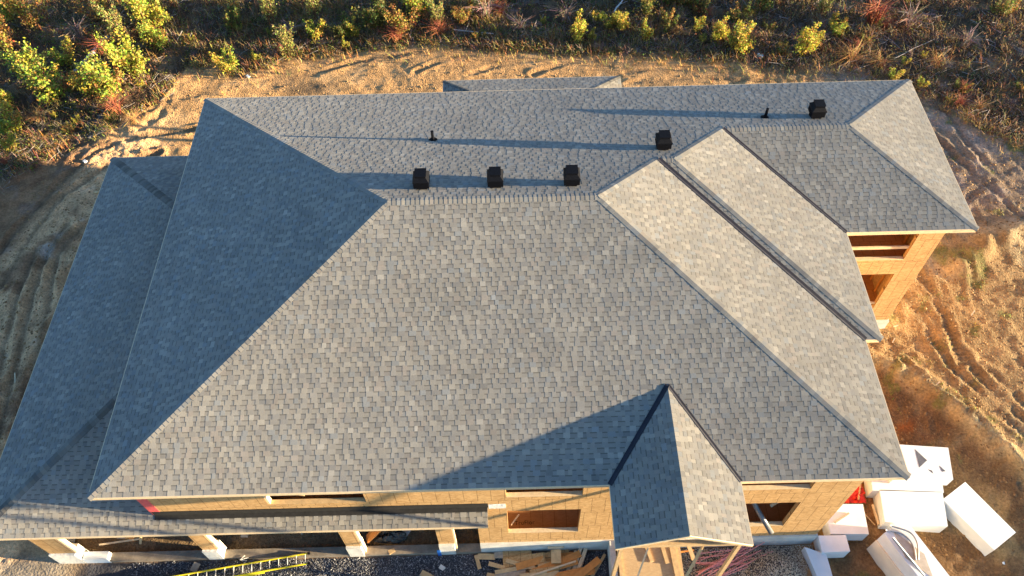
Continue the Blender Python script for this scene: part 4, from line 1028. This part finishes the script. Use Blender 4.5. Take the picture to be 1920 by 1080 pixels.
for p, q, w_, lb in (((24.37, -13.0, -6.9), (24.40, -13.58, -6.9), .11, 'pale plank on edge beside the patched foam stack'), ((24.32, -14.2, -7.1), (24.34, -14.92, -7.1), .1, 'pale plank beside the wide foam block')):
    mb = MB(); mb.bar(p, q, .05, w_); tag(mb.build('plank', 'lumber_pale'), lb, 'plank')
mb = MB(); mb.bar((23.82, -14.05, -6.98), (24.06, -13.45, -6.98), .05, .03); tag(mb.build('stick', 'lumber'), 'thin tan stick on the red sheet', 'stick')
mb = MB(); mb.bar((23.95, -14.4, -7.2), (24.25, -14.9, -7.2), .03, .02); tag(mb.build('stick', 'lumber'), 'thin stick on the dirt between two foam blocks', 'stick')
# crumpled red sheet and drums
mb = MB(); N = 9; r_ = random.Random(4)
G = [[Vector((23.25 + .85 * i / N + r_.gauss(0, .02), -14.15 + .8 * j / N + r_.gauss(0, .02), -7.12 + .12 * r_.random() + .06)) for i in range(N + 1)] for j in range(N + 1)]
for j in range(N):
    for i in range(N): mb.quad([G[j][i], G[j][i + 1], G[j + 1][i + 1], G[j + 1][i]])
o = mb.build('red_sheet', 'red'); so = o.modifiers.new('s', 'SOLIDIFY'); so.thickness = .01; tag(o, 'crumpled bright red plastic sheet behind the house corner', 'sheet')
def bucket(x, y, mt, label):
    e = empty('bucket', (x, y, gz(x, y))); mb = MB(); mb.tube([(0, 0, 0), (0, 0, .34), (0, 0, .36), (0, 0, .36)], [.13, .15, .155, .12], 16); b = mb.build('body', mt, e, True)
    mb = MB(); mb.tube([(-.15, 0, .33), (-.12, .1, .38), (0, .16, .4), (.12, .1, .38), (.15, 0, .33)], .006, 5); mb.build('handle', 'steel', e)
    tag(e, label, 'bucket')
bucket(23.45, -13.42, 'pink', 'pinkish red bucket next to the red sheet at the house corner'); bucket(22.98, -13.95, 'white_can', 'white bucket against the right wall by the red sheet')

# extension ladder lying on the gravel
lad = empty('ladder', (4.42, -15.62, -7.12)); d = Vector((-4.41, -.66, 0)).normalized(); sdv = Vector((d.y, -d.x, 0)) * -1
lad.rotation_euler = (0, 0, math.atan2(d.y, d.x))
for sec, (x0, x1, zo, yo, hw) in enumerate(((0, 5.5, .06, 0, .175), (1.55, 6.5, 0, -.0, .205))):
    for s in (-1, 1):
        mb = MB(); mb.box((x0, s * hw - .015 + yo, zo), (x1 - x0, 0, 0), (0, .03, 0), (0, 0, .075)); mb.build('rail', 'ladder', lad)
    n = int((x1 - x0 - .2) / .305)
    for k_ in range(n + 1):
        mb = MB(); xx = x0 + .14 + k_ * .305; mb.tube([(xx, -hw + .016 + yo, zo + .04), (xx, hw - .016 + yo, zo + .04)], .015, 6); mb.build('rung', 'alu', lad)
for s in (-1, 1):
    mb = MB(); mb.bx(-.03, .06, s * .175 - .03, s * .175 + .03, .04, .15); mb.build('foot', 'vent', lad)
tag(lad, 'yellow railed extension ladder lying on the dark gravel', 'ladder')

# pink rods beside the porch
rr = random.Random(12); rods = []
def rod(L):
    e = MB(); e.tube([(0, 0, 0), (L, 0, 0)], .013, 6)
    for k_ in range(int(L / .28)):
        x = .12 + k_ * .28; e.tube([(x, 0, 0), (x + .05, .05, .015)], .008, 4)
    return e.build('pink_rod', 'pink')
r0 = rod(2.3)
RL = ['topmost pink rod of the heap by the porch', 'longest pink rod reaching toward the gravel heap']
for i in range(22):
    o = r0 if i == 0 else r0.copy()
    if i: C.objects.link(o)
    x, y = 17.75 + rr.uniform(-.1, .35), -16.7 + rr.uniform(-.15, .95)
    if i == 21: x, y = 18.1, -16.75
    a = math.radians(rr.uniform(12, 32)) if y < -16.2 else math.radians(rr.uniform(-4, 16))
    o.location = (x, y, gz(x, y) + .05 + .012 * i); o.rotation_euler = (0, rr.uniform(-.04, .02), a); o.scale = (rr.uniform(.75, 1.1), 1, 1)
    tag(o, 'thin pink rod in the heap between porch and gravel', 'rod', 'pink rods heaped beside the porch')
o = rod(2.6); o.location = (18.0, -16.6, gz(18, -16.6) + .42); o.rotation_euler = (0, .02, math.radians(27)); tag(o, 'long pink rod on top of the heap reaching toward the gravel heap', 'rod', 'pink rods heaped beside the porch')

# timber offcuts heaped in the foundation corner
OC = [(11.62, -15.60, 1.0, .30, .08, 'osb', .10, 'short speckled board leaning at the top of the scrap heap'), (11.85, -15.86, 1.45, .34, .10, 'osb', .20, 'wide speckled board across the middle of the scrap heap'),
 (12.75, -15.78, .8, .28, -.10, 'osb', .12, 'speckled offcut right of the wide board in the scrap heap'), (13.05, -15.62, .75, .25, .15, 'osb', .07, 'speckled offcut by the foundation in the scrap heap'),
 (10.55, -15.66, .6, .2, -.05, 'lumber', .05, 'tan block left of the scrap heap'), (11.0, -15.63, .35, .22, 0, 'grey_wood', .08, 'brown block joined to the tan one left of the scrap heap'),
 (11.35, -16.15, 1.5, .14, -.28, 'lumber', .16, 'tan board at the left of the scrap heap'), (11.95, -16.08, 1.5, .14, -.3, 'lumber', .22, 'second tan board, above the first in the scrap heap'),
 (11.2, -16.42, 1.3, .14, -.2, 'lumber', .12, 'tan board lowest at left in the scrap heap'), (12.95, -16.02, 1.8, .24, .36, 'lumber_orange', .28, 'wide orange board slanting up the scrap heap'),
 (13.4, -16.38, 1.7, .24, .16, 'lumber_orange', .30, 'orange board lying lowest in the scrap heap'), (13.9, -16.32, 1.3, .24, .62, 'lumber_orange', .36, 'orange board at the right of the scrap heap'),
 (12.8, -16.22, 1.7, .05, .27, 'lumber_pale', .36, 'narrow pale stick laid over the orange boards'), (12.95, -15.82, .45, .34, 1.55, 'lumber', .42, 'square tan offcut on top of the scrap heap'),
 (13.85, -15.85, .8, .12, 1.15, 'lumber_pale', .22, 'pale stud standing out right in the scrap heap'), (13.68, -15.87, .8, .12, 1.2, 'lumber_pale', .20, 'pale stud second from the right in the scrap heap'),
 (13.5, -15.9, .75, .12, 1.1, 'lumber_pale', .15, 'pale stud third from the right in the scrap heap'), (13.25, -15.95, .7, .1, .9, 'grey_wood', .1, 'greyish stud under the pale ones in the scrap heap'),
 (14.35, -16.15, 1.1, .1, .98, 'lumber', .12, 'single stud lying by the concrete stub wall'), (10.25, -15.84, .5, .13, 1.85, 'lumber', .05, 'tan offcut alone on the gravel left of the scrap heap'),
 (8.5, -16.25, .45, .2, -.5, 'lumber', .05, 'small board on the gravel at the bottom edge'), (7.25, -15.42, .22, .16, .5, 'lumber', .14, 'small wood offcut on the concrete strip'),
 (.45, -15.78, .3, .24, 1.2, 'grey_wood', .08, 'brown block on the gravel beside the white column foot'), (12.3, -16.0, .9, .12, .1, 'grey_wood', .08, 'greyish board buried in the scrap heap'),
 (12.95, -15.52, .55, .12, .03, 'lumber_pale', .5, 'pale block against the foundation above the scrap heap')]
rz_ = random.Random(21)
OC += [(rz_.uniform(11.3, 13.9), rz_.uniform(-16.5, -15.7), rz_.uniform(.35, 1.2), rz_.uniform(.08, .22), rz_.choice((rz_.uniform(-.4, .5), rz_.uniform(-.4, .5), 1.2)), rz_.choice(('lumber', 'osb', 'lumber_orange', 'grey_wood')), .03 + .012 * i_, 'smaller offcut buried among the boards of the scrap heap') for i_ in range(16)]
OC += [(rz_.uniform(11.5, 13.7), rz_.uniform(-16.6, -15.95), rz_.uniform(.7, 1.4), rz_.uniform(.13, .28), rz_.uniform(-.3, .45), rz_.choice(('lumber_orange', 'osb', 'lumber')), .22 + .01 * i_, 'broad board in the upper layers of the scrap heap') for i_ in range(12)]
for x, y, L, W_, a, mt, h, lb in OC:
    mb = MB(); mb.box((-L / 2, -W_ / 2, 0), (L, 0, 0), (0, W_, 0), (0, 0, .035)); o = mb.build('wood_offcut', mt)
    o.location = (x, y, -7.27 + h); o.rotation_euler = (random.Random(int(x * 99)).uniform(-.12, .12), random.Random(int(y * 99)).uniform(-.06, .06), a)
    tag(o, lb, 'wood offcut', 'timber offcuts in front of the house')
chunk(9.0, -15.98, .12, 'wrap', 'white crumpled paper on the dark gravel'); chunk(13.0, -16.2, .001 + .08, 'wrap', 'white scrap showing inside the wood heap')
# white arrow shaped clip on the concrete strip
mb = MB(); mb.bar((2.15, -15.45, -7.07), (2.0, -15.6, -7.07), .02, .02); mb.bar((2.0, -15.6, -7.069), (2.25, -15.63, -7.067), .02, .02); mb.bar((2.0, -15.6, -7.066), (2.28, -15.53, -7.065), .02, .02)
tag(mb.build('white_clip', 'wrap'), 'little white arrow shaped strap on the concrete strip', 'strap')
# black bag, boards and lumber inside the garage
mb = MB(); r_ = random.Random(3); nu, nv = 18, 9
for j in range(nv):
    for i in range(nu):
        def pt(i, j):
            u, v = 2 * math.pi * (i % nu) / nu, math.pi * j / nv; k2 = 1 + .18 * math.sin(3 * u + 2 * v) + .1 * math.sin(7 * u - v * 5)
            return (7.15 + .55 * math.sin(v) * math.cos(u) * k2, -14.85 + .3 * math.sin(v) * math.sin(u) * k2, -7.1 + .22 * math.cos(v) * k2)
        mb.quad([pt(i, j), pt(i, j + 1), pt(i + 1, j + 1), pt(i + 1, j)])
tag(mb.build('plastic_bag', 'bag', None, True), 'shiny black plastic bag inside the third garage opening', 'bag')
chunk(7.65, -14.72, .2, 'wrap', 'white plastic bundle next to the black bag', 'plastic_bundle', 'bundle')
for p, q, w_, h_, mt, lb in (((6.4, -15.05, -6.9), (8.1, -14.3, -5.0), .06, .3, 'lumber_orange', 'orange board leaning behind the black bag'), ((7.9, -14.6, -7.2), (7.9, -14.2, -5.6), .12, .04, 'grey_wood', 'brown stud upright behind the white bundle'),
    ((-2.9, -15.05, -6.75), (-1.5, -14.9, -6.7), .05, .05, 'lumber_pale', 'pale pole leaning out of the first garage opening'), ((-1.7, -14.9, -7.25), (-1.3, -14.2, -6.0), .08, .03, 'lumber', 'thin stick leaning in the first garage opening'),
    ((-2.4, -14.7, -7.2), (-2.7, -14.2, -6.2), .35, .03, 'grey_wood', 'grey board propped in the first garage opening'), ((-2.0, -14.8, -7.2), (-2.2, -14.1, -6.3), .2, .03, 'lumber_orange', 'orange board propped in the first garage opening'),
    ((1.65, -14.6, -7.25), (1.85, -14.2, -6.7), .16, .03, 'grey_wood', 'narrow grey board just inside the second opening'), ((1.95, -14.75, -7.25), (2.15, -14.2, -6.6), .25, .03, 'grey_wood', 'wide grey board just inside the second opening'),
    ((4.0, -14.7, -7.25), (4.0, -14.6, -6.2), .06, .03, 'grey_wood', 'slim stake standing inside the second opening')):
    mb = MB(); mb.bar(p, q, w_, h_, (0, 1, .2)); tag(mb.build('loose_board', mt), lb, 'board')
